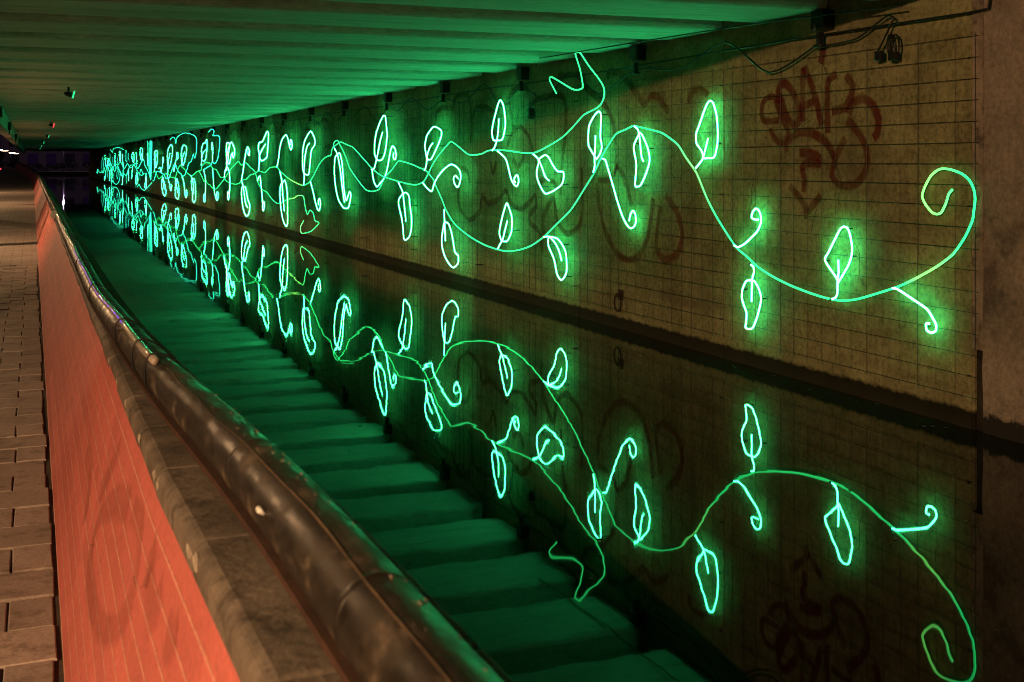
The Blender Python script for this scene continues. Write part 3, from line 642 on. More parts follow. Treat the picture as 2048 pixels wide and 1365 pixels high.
# ------------------------------------------------------------------ neon art
LEAVES = [
("diamond shaped upright neon leaf standing on the low vine near the wall's open end",[(8.506,0.999,0.05),(8.669,1.137,0.05),(8.617,1.217,0.05),(8.526,1.337,0.05),(8.465,1.415,0.05),(8.416,1.445,0.05),(8.357,1.433,0.05),(8.323,1.373,0.05),(8.298,1.276,0.05),(8.308,1.202,0.05),(8.347,1.125,0.05),(8.426,1.031,0.05),(8.489,0.963,0.05)],[(8.566,0.815,0.05),(8.516,0.833,0.05),(8.491,0.875,0.05),(8.489,0.963,0.05),(8.475,1.052,0.05),(8.479,1.158,0.05)]),
('hanging neon leaf under the vine, left of the diamond shaped leaf',[(9.9,0.845,0.05),(9.964,0.761,0.05),(9.977,0.681,0.05),(9.939,0.607,0.05),(9.893,0.542,0.05),(9.9,0.449,0.05),(9.913,0.398,0.05),(9.862,0.388,0.05),(9.786,0.41,0.05),(9.724,0.499,0.05),(9.675,0.602,0.05),(9.643,0.703,0.05),(9.675,0.782,0.05),(9.749,0.852,0.05),(9.824,0.859,0.05)],[(9.812,1.01,0.05),(9.766,0.99,0.05),(9.761,0.941,0.05),(9.794,0.855,0.05),(9.799,0.658,0.05)]),
('tall upright neon leaf between the two patches of red graffiti',[(10.701,2.031,0.052),(10.75,2.108,0.052),(10.847,2.186,0.054),(10.852,2.289,0.054),(10.798,2.366,0.053),(10.689,2.529,0.052),(10.629,2.596,0.051),(10.582,2.616,0.05),(10.522,2.585,0.05),(10.458,2.457,0.05),(10.439,2.306,0.05),(10.444,2.18,0.05),(10.486,2.068,0.05),(10.534,2.033,0.05),(10.629,2.033,0.051)],[(10.859,1.928,0.054),(10.726,2.018,0.052),(10.678,2.107,0.051),(10.641,2.183,0.051),(10.617,2.234,0.051)]),
("long neon leaf hanging from the crest of the near vine's highest arch",[(12.051,2.315,0.071),(12.167,2.204,0.073),(12.183,2.133,0.073),(12.124,1.963,0.072),(12.152,1.736,0.073),(12.109,1.712,0.072),(12.021,1.732,0.071),(11.906,1.852,0.069),(11.815,2.006,0.068),(11.854,2.144,0.069),(11.978,2.286,0.07),(12.036,2.322,0.071)],[(12.167,2.399,0.073),(12.079,2.358,0.072),(12.045,2.287,0.071),(12.021,2.174,0.071),(11.991,2.048,0.071),(11.949,1.999,0.07)]),
("upright neon leaf just below the vine's bend that climbs to the ceiling",[(13.148,2.031,0.087),(13.334,2.177,0.09),(13.361,2.269,0.091),(13.334,2.437,0.09),(13.198,2.554,0.088),(13.081,2.603,0.086),(13.015,2.563,0.085),(13.023,2.383,0.086),(13.03,2.293,0.086),(12.991,2.173,0.085),(13.047,2.083,0.086),(13.13,2.031,0.087)],[(13.215,1.864,0.088),(13.17,1.948,0.088),(13.18,2.023,0.088),(13.163,2.144,0.088),(13.153,2.311,0.088)]),
('broad notched neon leaf over the big red bubble letters',[(14.882,2.026,0.113),(14.677,2.084,0.11),(14.557,2.05,0.108),(14.439,1.96,0.106),(14.282,1.871,0.104),(14.109,1.864,0.102),(14.084,1.8,0.101),(14.148,1.703,0.102),(14.36,1.626,0.105),(14.656,1.567,0.11),(14.82,1.658,0.112),(14.931,1.773,0.114),(14.944,1.874,0.114),(14.882,1.984,0.113)],[(15.07,2.102,0.116),(14.882,2.026,0.113),(14.759,1.909,0.111),(14.656,1.794,0.11),(14.537,1.746,0.108)]),
('pointed upright neon leaf on the upper vine above a red bubble letter',[(16.486,2.312,0.137),(16.55,2.414,0.138),(16.512,2.542,0.137),(16.316,2.827,0.134),(16.219,2.886,0.133),(16.125,2.828,0.131),(16.054,2.69,0.13),(16.029,2.51,0.13),(16.1,2.369,0.131),(16.171,2.307,0.132),(16.316,2.304,0.134)],[(16.535,2.157,0.138),(16.438,2.202,0.136),(16.339,2.31,0.135),(16.291,2.463,0.134),(16.266,2.616,0.134)]),
('small upright neon leaf inside the low sagging loop of the vine',[(16.194,0.85,0.133),(16.276,0.935,0.134),(16.266,1.026,0.134),(16.125,1.267,0.131),(16.005,1.4,0.13),(15.913,1.329,0.128),(15.81,1.2,0.127),(15.82,1.014,0.127),(15.913,0.911,0.128),(16.005,0.852,0.13)],[(16.339,0.722,0.135),(16.244,0.801,0.133),(16.147,0.87,0.132),(16.054,1.019,0.13),(15.973,1.145,0.129)]),
("curved neon leaf hanging right of the vine's low sagging loop",[(14.557,0.999,0.108),(14.557,0.884,0.108),(14.378,0.716,0.106),(14.282,0.529,0.104),(14.168,0.466,0.102),(14.053,0.517,0.101),(13.986,0.618,0.1),(14.016,0.823,0.1),(14.129,0.927,0.102),(14.282,0.995,0.104),(14.516,1.005,0.108)],[(14.711,0.99,0.11),(14.516,1.005,0.108),(14.32,0.923,0.105),(14.205,0.826,0.103),(14.137,0.721,0.102)]),
('dented neon leaf hanging low at the left end of the sagging loop',[(18.713,0.992,0.15),(18.554,0.999,0.15),(18.429,0.935,0.15),(18.305,0.78,0.15),(18.182,0.548,0.15),(18.019,0.5,0.15),(18.031,0.381,0.15),(18.213,0.3,0.15),(18.366,0.3,0.15),(18.649,0.413,0.15),(18.829,0.585,0.15),(18.842,0.749,0.15),(18.777,0.896,0.15)],[(18.713,1.207,0.15),(18.7,1.084,0.15),(18.681,0.963,0.15),(18.649,0.699,0.15)]),
('broad topped upright neon leaf above the crossing of the two vines',[(19.684,2.022,0.15),(19.79,2.205,0.15),(19.804,2.291,0.15),(19.684,2.45,0.15),(19.319,2.586,0.15),(18.94,2.518,0.15),(18.907,2.424,0.15),(19.105,2.261,0.15),(19.442,2.043,0.15),(19.615,2.029,0.15)],[(19.825,1.844,0.15),(19.741,1.904,0.15),(19.684,2.022,0.15),(19.636,2.14,0.15),(19.511,2.245,0.15),(19.36,2.307,0.15)]),
('long neon leaf hanging straight down left of the vine crossing',[(21.367,1.297,0.15),(21.381,1.198,0.15),(21.195,0.971,0.15),(21.094,0.781,0.15),(21.06,0.608,0.15),(20.959,0.566,0.15),(20.695,0.649,0.15),(20.578,0.808,0.15),(20.565,0.979,0.15),(20.662,1.203,0.15),(20.728,1.373,0.15),(20.926,1.435,0.15),(21.127,1.401,0.15)],[(21.381,1.611,0.15),(21.23,1.516,0.15),(21.094,1.421,0.15),(20.993,1.173,0.15),(20.906,0.916,0.15)]),
('tall slender upright neon leaf reaching up to the wavy black cable',[(22.835,2.025,0.15),(23.031,2.13,0.15),(23.047,2.34,0.15),(22.913,2.568,0.15),(22.603,2.789,0.15),(22.413,2.875,0.15),(22.264,2.859,0.15),(22.19,2.674,0.15),(22.138,2.49,0.15),(22.227,2.268,0.15),(22.338,2.126,0.15),(22.527,2.024,0.15)],[(23.271,1.839,0.15),(23.071,1.857,0.15),(22.913,2.004,0.15),(22.757,2.212,0.15),(22.603,2.417,0.15),(22.451,2.562,0.15)]),
('twisted neon leaf with a side loop hanging below the steep peak of both vines',[(26.186,2.158,0.15),(26.438,2.076,0.15),(26.509,1.742,0.15),(26.387,1.434,0.15),(26.136,1.157,0.15),(25.792,1.027,0.15),(25.599,0.981,0.15),(25.268,0.993,0.15),(25.128,1.073,0.15),(24.99,1.281,0.15),(25.128,1.345,0.15),(25.409,1.155,0.15),(25.599,1.38,0.15),(25.696,1.726,0.15),(25.792,1.981,0.15),(25.988,2.18,0.15)],[(26.489,2.295,0.15),(26.186,2.146,0.15),(25.939,1.841,0.15),(25.744,1.424,0.15),(25.552,1.116,0.15)]),
('sharp tipped upright neon leaf left of the steep peak of the vines',[(29.656,1.688,0.15),(29.845,1.845,0.15),(29.845,2.218,0.15),(29.593,2.506,0.15),(28.92,2.734,0.15),(28.449,2.539,0.15),(28.449,2.399,0.15),(28.825,2.262,0.15),(28.98,1.927,0.15),(29.101,1.706,0.15),(29.284,1.66,0.15),(29.556,1.689,0.15)],[(29.681,1.41,0.15),(29.631,1.582,0.15),(29.656,1.82,0.15),(29.531,2.137,0.15),(29.284,2.371,0.15),(29.017,2.44,0.15)]),
('long narrow neon leaf hanging over the loose yellowish vine tail',[(32.377,1.446,0.15),(32.75,1.339,0.15),(32.826,1.076,0.15),(32.675,0.704,0.15),(32.377,0.399,0.15),(31.969,0.262,0.15),(31.768,0.371,0.15),(31.768,0.737,0.15),(31.797,1.103,0.15),(31.94,1.354,0.15),(32.157,1.492,0.15)],[(32.826,1.73,0.15),(32.525,1.458,0.15),(32.407,1.087,0.15),(32.201,0.67,0.15)]),
('slanting upright neon leaf with a stepped left edge',[(36.029,2.157,0.15),(36.244,2.411,0.15),(36.071,2.565,0.15),(35.535,2.582,0.15),(34.852,2.847,0.15),(34.585,2.804,0.15),(34.612,2.563,0.15),(34.785,2.152,0.15),(35.122,2.068,0.15),(35.675,2.011,0.15),(35.986,2.107,0.15)],[(36.143,1.729,0.15),(36.057,1.981,0.15),(36.029,2.157,0.15),(35.675,2.318,0.15),(35.054,2.496,0.15)]),
('hanging neon leaf with a kinked right edge, next beyond the yellowish tail',[(38.783,1.172,0.15),(39.163,1.165,0.15),(39.281,0.944,0.15),(39.113,0.65,0.15),(38.783,0.392,0.15),(38.377,0.269,0.15),(37.979,0.317,0.15),(37.713,0.486,0.15),(37.666,0.645,0.15),(38.058,0.817,0.15),(38.377,1.101,0.15),(38.538,1.199,0.15)],[(39.281,1.421,0.15),(38.948,1.223,0.15),(38.701,0.959,0.15),(38.458,0.671,0.15),(38.09,0.551,0.15)]),
('thin upright neon leaf tangled with a curled tendril',[(42.481,2.008,0.15),(42.637,2.331,0.15),(42.539,2.61,0.15),(42.152,2.648,0.15),(41.828,2.557,0.15),(42.095,2.269,0.15),(42.248,1.978,0.15)],[(42.481,1.685,0.15),(42.442,1.861,0.15),(42.481,2.008,0.15)]),
('upright neon leaf with a hooked tip beside the short curled tendril',[(49.138,2.076,0.15),(49.267,2.38,0.15),(48.883,2.679,0.15),(48.009,2.733,0.15),(47.692,2.859,0.15),(47.523,2.661,0.15),(47.765,2.205,0.15),(48.256,2.009,0.15),(48.756,2.009,0.15)],[(49.267,1.84,0.15),(49.01,2.21,0.15),(48.505,2.375,0.15),(47.936,2.453,0.15)]),
('upright oval neon leaf under the vine arch that touches the ceiling, nearer one',[(55.731,1.862,0.15),(56.138,2.114,0.15),(56.057,2.461,0.15),(55.33,2.72,0.15),(54.285,2.661,0.15),(54.107,2.506,0.15),(54.414,2.233,0.15),(55.065,1.925,0.15),(55.463,1.815,0.15)],[(56.002,1.83,0.15),(55.597,2.113,0.15),(55.33,2.299,0.15),(54.803,2.414,0.15)]),
('upright oval neon leaf under the vine arch that touches the ceiling, farther one',[(62.167,1.846,0.15),(62.401,2.196,0.15),(62.002,2.577,0.15),(60.705,2.821,0.15),(59.921,2.659,0.15),(60.076,2.324,0.15),(60.705,1.918,0.15),(61.347,1.659,0.15),(61.837,1.674,0.15)],[(62.002,1.395,0.15),(62.002,1.708,0.15),(61.509,2.124,0.15),(61.024,2.404,0.15)]),
('thin hanging neon leaf, nearest of the three below the far vine',[(52.068,1.253,0.15),(52.546,1.157,0.15),(52.426,0.922,0.15),(52.068,0.635,0.15),(52.068,0.37,0.15),(51.599,0.268,0.15),(51.138,0.398,0.15),(50.978,0.749,0.15),(51.138,1.063,0.15),(51.599,1.274,0.15)],[(52.667,1.393,0.15),(52.068,1.253,0.15),(51.716,0.965,0.15),(51.599,0.647,0.15)]),
('thin hanging neon leaf, middle one of the three below the far vine',[(58.263,1.102,0.15),(58.617,0.801,0.15),(58.617,0.373,0.15),(57.971,0.243,0.15),(57.395,0.26,0.15),(57.111,0.509,0.15),(57.111,0.798,0.15),(57.826,1.174,0.15)],[(58.558,1.164,0.15),(57.971,0.846,0.15),(57.681,0.527,0.15)]),
('slanting hanging neon leaf, farthest of the three below the far vine',[(64.581,1.136,0.15),(65.304,0.889,0.15),(65.049,0.602,0.15),(64.403,0.327,0.15),(63.525,0.224,0.15),(62.941,0.363,0.15),(63.009,0.573,0.15),(63.699,0.844,0.15),(64.403,1.138,0.15)],[(64.76,1.188,0.15),(64.225,0.835,0.15),(63.873,0.59,0.15),(63.352,0.566,0.15)]),
('small upright neon leaf just right of the hanging bundle of light strands',[(68.761,1.792,0.15),(69.167,2.139,0.15),(68.761,2.522,0.15),(67.766,2.591,0.15),(67.067,2.472,0.15),(67.376,1.985,0.15),(68.161,1.642,0.15)],[(68.963,1.445,0.15),(68.36,1.984,0.15),(67.963,2.402,0.15)]),
('small bright upright neon leaf just left of the hanging bundle of light strands',[(78.307,2.238,0.15),(78.691,2.465,0.15),(78.307,2.783,0.15),(77.549,2.824,0.15),(76.806,2.706,0.15),(76.623,2.422,0.15),(76.991,2.108,0.15),(77.737,2.077,0.15)],[(76.44,2.076,0.15),(77.549,2.363,0.15),(77.926,2.588,0.15)]),
('small hanging neon leaf just left of the foot of the strand bundle',[(74.483,1.096,0.15),(75.007,0.783,0.15),(75.184,0.41,0.15),(74.483,0.363,0.15),(73.967,0.708,0.15),(74.138,1.04,0.15)],[(74.31,1.312,0.15),(74.414,1.128,0.15),(74.553,0.82,0.15)]),
('tiny narrow neon leaf in the dense glowing cluster at the far end',[(84.699,2.084,0.15),(85.237,2.398,0.15),(84.477,2.601,0.15),(83.601,2.595,0.15),(83.169,2.32,0.15),(83.471,1.912,0.15)],[]),
('tiny narrow neon leaf in the dense glowing cluster at the far end',[(91.152,2.053,0.15),(91.668,2.427,0.15),(91.152,2.796,0.15),(90.136,2.714,0.15),(89.786,2.345,0.15),(89.986,1.979,0.15)],[]),
('tiny narrow neon leaf in the dense glowing cluster at the far end',[(96.871,1.977,0.15),(97.746,2.375,0.15),(98.041,2.735,0.15),(97.161,2.768,0.15),(96.297,2.448,0.15),(96.297,2.056,0.15)],[]),
('tiny narrow neon leaf in the dense glowing cluster at the far end',[(99.238,1.573,0.15),(100.155,1.243,0.15),(100.775,0.829,0.15),(100.155,0.591,0.15),(99.238,0.846,0.15),(98.636,1.254,0.15)],[]),
('tiny narrow neon leaf in the dense glowing cluster at the far end',[(81.485,1.248,0.15),(81.899,0.875,0.15),(82.108,0.57,0.15),(81.279,0.518,0.15),(80.667,0.793,0.15),(80.87,1.187,0.15)],[]),
('tiny narrow neon leaf in the dense glowing cluster at the far end',[(93.52,1.445,0.15),(94.337,1.094,0.15),(94.063,0.713,0.15),(93.251,0.914,0.15),(93.091,1.295,0.15)],[]),
('tiny narrow neon leaf in the dense glowing cluster at the far end',[(112.216,2.292,0.15),(113.383,1.974,0.15),(112.991,1.653,0.15),(111.451,1.657,0.15),(111.299,2.155,0.15)],[]),
('tiny narrow neon leaf in the dense glowing cluster at the far end',[(122.724,0.978,0.15),(123.185,1.872,0.15),(121.813,2.366,0.15),(120.295,1.875,0.15),(120.031,1.194,0.15)],[])]
TENDRILS = [
("short neon tendril with a hooked end, lowest one near the wall's open end",[(7.781,0.985,0.05),(7.72,0.983,0.05),(7.549,0.925,0.05),(7.383,0.864,0.05),(7.319,0.804,0.05),(7.279,0.753,0.05),(7.287,0.708,0.05),(7.335,0.688,0.05),(7.383,0.701,0.05),(7.392,0.75,0.05),(7.354,0.755,0.05)]),
('neon tendril curling upward below the dark red tag',[(10.127,1.176,0.05),(10.055,1.162,0.05),(9.939,1.202,0.05),(9.812,1.274,0.05),(9.712,1.342,0.05),(9.657,1.421,0.05),(9.662,1.49,0.05),(9.699,1.537,0.05),(9.749,1.549,0.05),(9.799,1.513,0.05),(9.817,1.463,0.05),(9.774,1.446,0.05),(9.699,1.447,0.05)]),
('long straight neon tendril hanging with a small hook, right of the climbing vine',[(12.997,2.033,0.085),(12.915,2.011,0.084),(12.85,1.914,0.083),(12.738,1.738,0.081),(12.61,1.536,0.08),(12.486,1.366,0.078),(12.38,1.27,0.076),(12.288,1.231,0.075),(12.198,1.257,0.074),(12.154,1.316,0.073),(12.169,1.393,0.073),(12.228,1.434,0.074),(12.288,1.388,0.075),(12.319,1.316,0.075)]),
('neon tendril drooping with a coiled end between two leaves on the upper vine',[(16.339,2.15,0.135),(16.029,2.036,0.13),(15.913,1.885,0.128),(15.82,1.744,0.127),(15.706,1.667,0.125),(15.615,1.651,0.124),(15.548,1.713,0.123),(15.571,1.783,0.123),(15.624,1.805,0.124),(15.706,1.763,0.125),(15.716,1.711,0.125),(15.659,1.708,0.125)]),
('arched neon tendril with a spiral end at the vine crossing',[(19.897,1.634,0.15),(19.684,1.551,0.15),(19.456,1.493,0.15),(19.36,1.505,0.15),(19.272,1.602,0.15),(19.105,1.719,0.15),(18.777,1.857,0.15),(18.398,1.95,0.15),(18.152,1.921,0.15),(17.959,1.853,0.15),(17.9,1.755,0.15),(17.971,1.635,0.15),(18.079,1.584,0.15),(18.213,1.651,0.15),(18.255,1.731,0.15),(18.152,1.772,0.15),(18.031,1.724,0.15)]),
('neon tendril dipping then rising to a hook beside the tall slender leaf',[(23.271,1.856,0.15),(23.23,1.729,0.15),(23.11,1.583,0.15),(22.913,1.498,0.15),(22.68,1.569,0.15),(22.338,1.697,0.15),(22.153,1.882,0.15),(22.006,2.105,0.15),(21.897,2.245,0.15),(21.789,2.287,0.15),(21.647,2.232,0.15),(21.562,2.132,0.15),(21.611,2.043,0.15),(21.718,2.044,0.15),(21.768,2.104,0.15),(21.718,2.153,0.15)]),
('neon tendril hanging with a hooked end right above the yellowish tail',[(28.98,1.5,0.15),(28.683,1.261,0.15),(28.391,0.989,0.15),(28.161,0.845,0.15),(27.991,0.851,0.15),(27.878,1.005,0.15),(27.968,1.115,0.15),(28.104,1.074,0.15),(28.104,0.973,0.15)]),
('tall arched neon tendril bending over at its top',[(33.246,1.843,0.15),(33.002,2.052,0.15),(32.821,2.352,0.15),(32.523,2.577,0.15),(32.0,2.708,0.15),(31.716,2.608,0.15),(31.492,2.405,0.15),(31.326,2.297,0.15),(31.14,2.379,0.15),(31.195,2.533,0.15),(31.348,2.562,0.15),(31.437,2.471,0.15),(31.304,2.436,0.15)]),
('slanting upright neon tendril with a small loop at its tip',[(39.281,1.421,0.15),(38.948,1.71,0.15),(38.701,2.034,0.15),(38.377,2.327,0.15),(38.09,2.444,0.15),(37.744,2.322,0.15),(37.775,2.191,0.15),(37.979,2.192,0.15),(38.026,2.298,0.15)]),
('hanging neon tendril between the kinked leaf and the long narrow leaf',[(36.389,1.411,0.15),(36.1,1.558,0.15),(35.886,1.506,0.15),(35.787,1.282,0.15),(35.605,0.988,0.15),(35.535,0.593,0.15),(35.396,0.548,0.15),(35.259,0.677,0.15),(35.286,0.824,0.15),(35.424,0.77,0.15)]),
('hanging neon tendril below the leaf tangled with a tendril',[(43.132,1.413,0.15),(42.834,1.683,0.15),(42.345,1.797,0.15),(41.961,1.66,0.15),(41.772,1.344,0.15),(41.866,0.879,0.15),(42.095,0.67,0.15),(42.345,0.75,0.15),(42.248,0.957,0.15),(42.056,0.874,0.15)]),
('curled neon tendril wound round the thin tangled leaf',[(42.481,1.685,0.15),(42.481,1.978,0.15),(42.152,2.386,0.15),(41.398,2.652,0.15),(40.723,2.43,0.15),(40.669,2.261,0.15),(40.939,2.121,0.15),(41.158,2.178,0.15),(41.03,2.291,0.15),(41.398,2.208,0.15),(41.828,1.921,0.15),(42.152,1.935,0.15),(42.442,2.066,0.15)]),
('hanging neon tendril with a round hooked end below the hook tipped leaf',[(46.006,1.724,0.15),(45.781,1.221,0.15),(45.447,0.789,0.15),(44.901,0.555,0.15),(44.579,0.688,0.15),(44.579,0.841,0.15),(44.901,0.88,0.15),(45.009,0.676,0.15)]),
('straight hanging neon tendril with a thick bright end',[(48.63,1.675,0.15),(48.132,1.381,0.15),(48.083,0.986,0.15),(48.182,0.455,0.15),(48.505,0.412,0.15),(48.58,0.643,0.15),(48.33,0.716,0.15)]),
('short upright neon tendril with a curled tip beside the hook tipped leaf',[(46.006,1.977,0.15),(45.961,2.293,0.15),(45.893,2.545,0.15),(46.12,2.706,0.15),(46.348,2.582,0.15),(46.234,2.437,0.15),(45.961,2.451,0.15)]),
('upright neon tendril between the two oval leaves',[(59.46,1.686,0.15),(59.156,1.521,0.15),(58.558,1.855,0.15),(58.116,2.183,0.15),(57.971,2.378,0.15),(57.538,2.391,0.15),(57.395,2.181,0.15),(57.681,2.084,0.15)]),
('upright neon tendril just beyond the farther oval leaf',[(66.608,1.612,0.15),(66.043,1.689,0.15),(65.487,1.417,0.15),(64.941,1.658,0.15),(64.581,1.985,0.15),(64.403,2.238,0.15),(64.049,2.057,0.15),(64.225,1.949,0.15)]),
('hanging neon tendril under the farther oval leaf',[(62.501,1.39,0.15),(61.837,1.119,0.15),(61.347,0.885,0.15),(60.705,0.572,0.15),(60.232,0.769,0.15),(60.547,0.865,0.15)]),
('hanging neon tendril between two thin hanging leaves of the far vine',[(55.866,1.327,0.15),(55.197,1.117,0.15),(54.934,0.811,0.15),(54.673,0.508,0.15),(54.285,0.396,0.15),(53.904,0.589,0.15),(54.209,0.75,0.15),(54.466,0.606,0.15)]),
('tiny upright or hanging neon stroke in the dense glowing cluster at the far end',[(106.023,2.363,0.15),(105.885,2.061,0.15),(105.542,1.632,0.15)]),
('tiny upright or hanging neon stroke in the dense glowing cluster at the far end',[(103.007,2.646,0.15),(103.268,2.144,0.15),(103.007,1.641,0.15)]),
('tiny upright or hanging neon stroke in the dense glowing cluster at the far end',[(100.464,2.426,0.15),(100.216,2.058,0.15),(99.847,1.692,0.15)]),
('tiny upright or hanging neon stroke in the dense glowing cluster at the far end',[(94.337,2.516,0.15),(94.063,2.093,0.15),(93.251,1.522,0.15)]),
('tiny upright or hanging neon stroke in the dense glowing cluster at the far end',[(88.411,2.557,0.15),(88.122,2.195,0.15),(87.549,1.979,0.15)]),
('tiny upright or hanging neon stroke in the dense glowing cluster at the far end',[(81.899,2.617,0.15),(81.485,2.281,0.15),(80.951,1.848,0.15)]),
('tiny upright or hanging neon stroke in the dense glowing cluster at the far end',[(109.951,2.644,0.15),(109.509,2.063,0.15),(109.216,1.398,0.15)]),
('tiny upright or hanging neon stroke in the dense glowing cluster at the far end',[(117.45,2.639,0.15),(117.198,2.258,0.15),(116.036,1.597,0.15)]),
('tiny upright or hanging neon stroke in the dense glowing cluster at the far end',[(114.976,2.346,0.15),(113.777,1.973,0.15),(112.991,1.607,0.15)]),
('tiny upright or hanging neon stroke in the dense glowing cluster at the far end',[(107.419,1.321,0.15),(107.207,0.756,0.15),(107.632,0.314,0.15)]),
('tiny upright or hanging neon stroke in the dense glowing cluster at the far end',[(104.326,1.001,0.15),(104.46,0.575,0.15),(104.326,0.153,0.15)]),
('tiny upright or hanging neon stroke in the dense glowing cluster at the far end',[(88.17,1.404,0.15),(87.93,0.974,0.15),(88.17,0.648,0.15)]),
('tiny upright or hanging neon stroke in the dense glowing cluster at the far end',[(90.136,0.398,0.15),(89.986,0.951,0.15),(88.898,1.363,0.15)]),
('tiny upright or hanging neon stroke in the dense glowing cluster at the far end',[(85.372,0.794,0.15),(85.147,1.18,0.15),(84.477,1.635,0.15)]),
('tiny upright or hanging neon stroke in the dense glowing cluster at the far end',[(79.47,0.778,0.15),(79.352,1.007,0.15),(79.078,1.14,0.15)]),
('tiny upright or hanging neon stroke in the dense glowing cluster at the far end',[(94.612,0.244,0.15),(94.172,0.597,0.15),(93.954,0.906,0.15)]),
('tiny upright or hanging neon stroke in the dense glowing cluster at the far end',[(113.777,0.543,0.15),(113.461,0.915,0.15),(113.777,1.327,0.15)]),
('tiny upright or hanging neon stroke in the dense glowing cluster at the far end',[(110.696,0.312,0.15),(110.846,0.715,0.15),(110.322,1.168,0.15)]),
('tiny upright or hanging neon stroke in the dense glowing cluster at the far end',[(109.582,0.462,0.15),(109.216,1.043,0.15),(109.582,1.619,0.15)]),
('tiny upright or hanging neon stroke in the dense glowing cluster at the far end',[(118.298,0.247,0.15),(117.031,0.739,0.15),(116.036,1.126,0.15)]),
('tiny upright or hanging neon stroke in the dense glowing cluster at the far end',[(81.899,0.256,0.15),(81.858,0.474,0.15),(82.025,0.706,0.15)]),
('tiny upright or hanging neon stroke in the dense glowing cluster at the far end',[(73.457,2.465,0.15),(73.389,2.103,0.15),(72.953,1.743,0.15)]),
('tiny upright or hanging neon stroke in the dense glowing cluster at the far end',[(102.36,2.059,0.15),(102.682,1.726,0.15),(102.36,1.393,0.15)])]
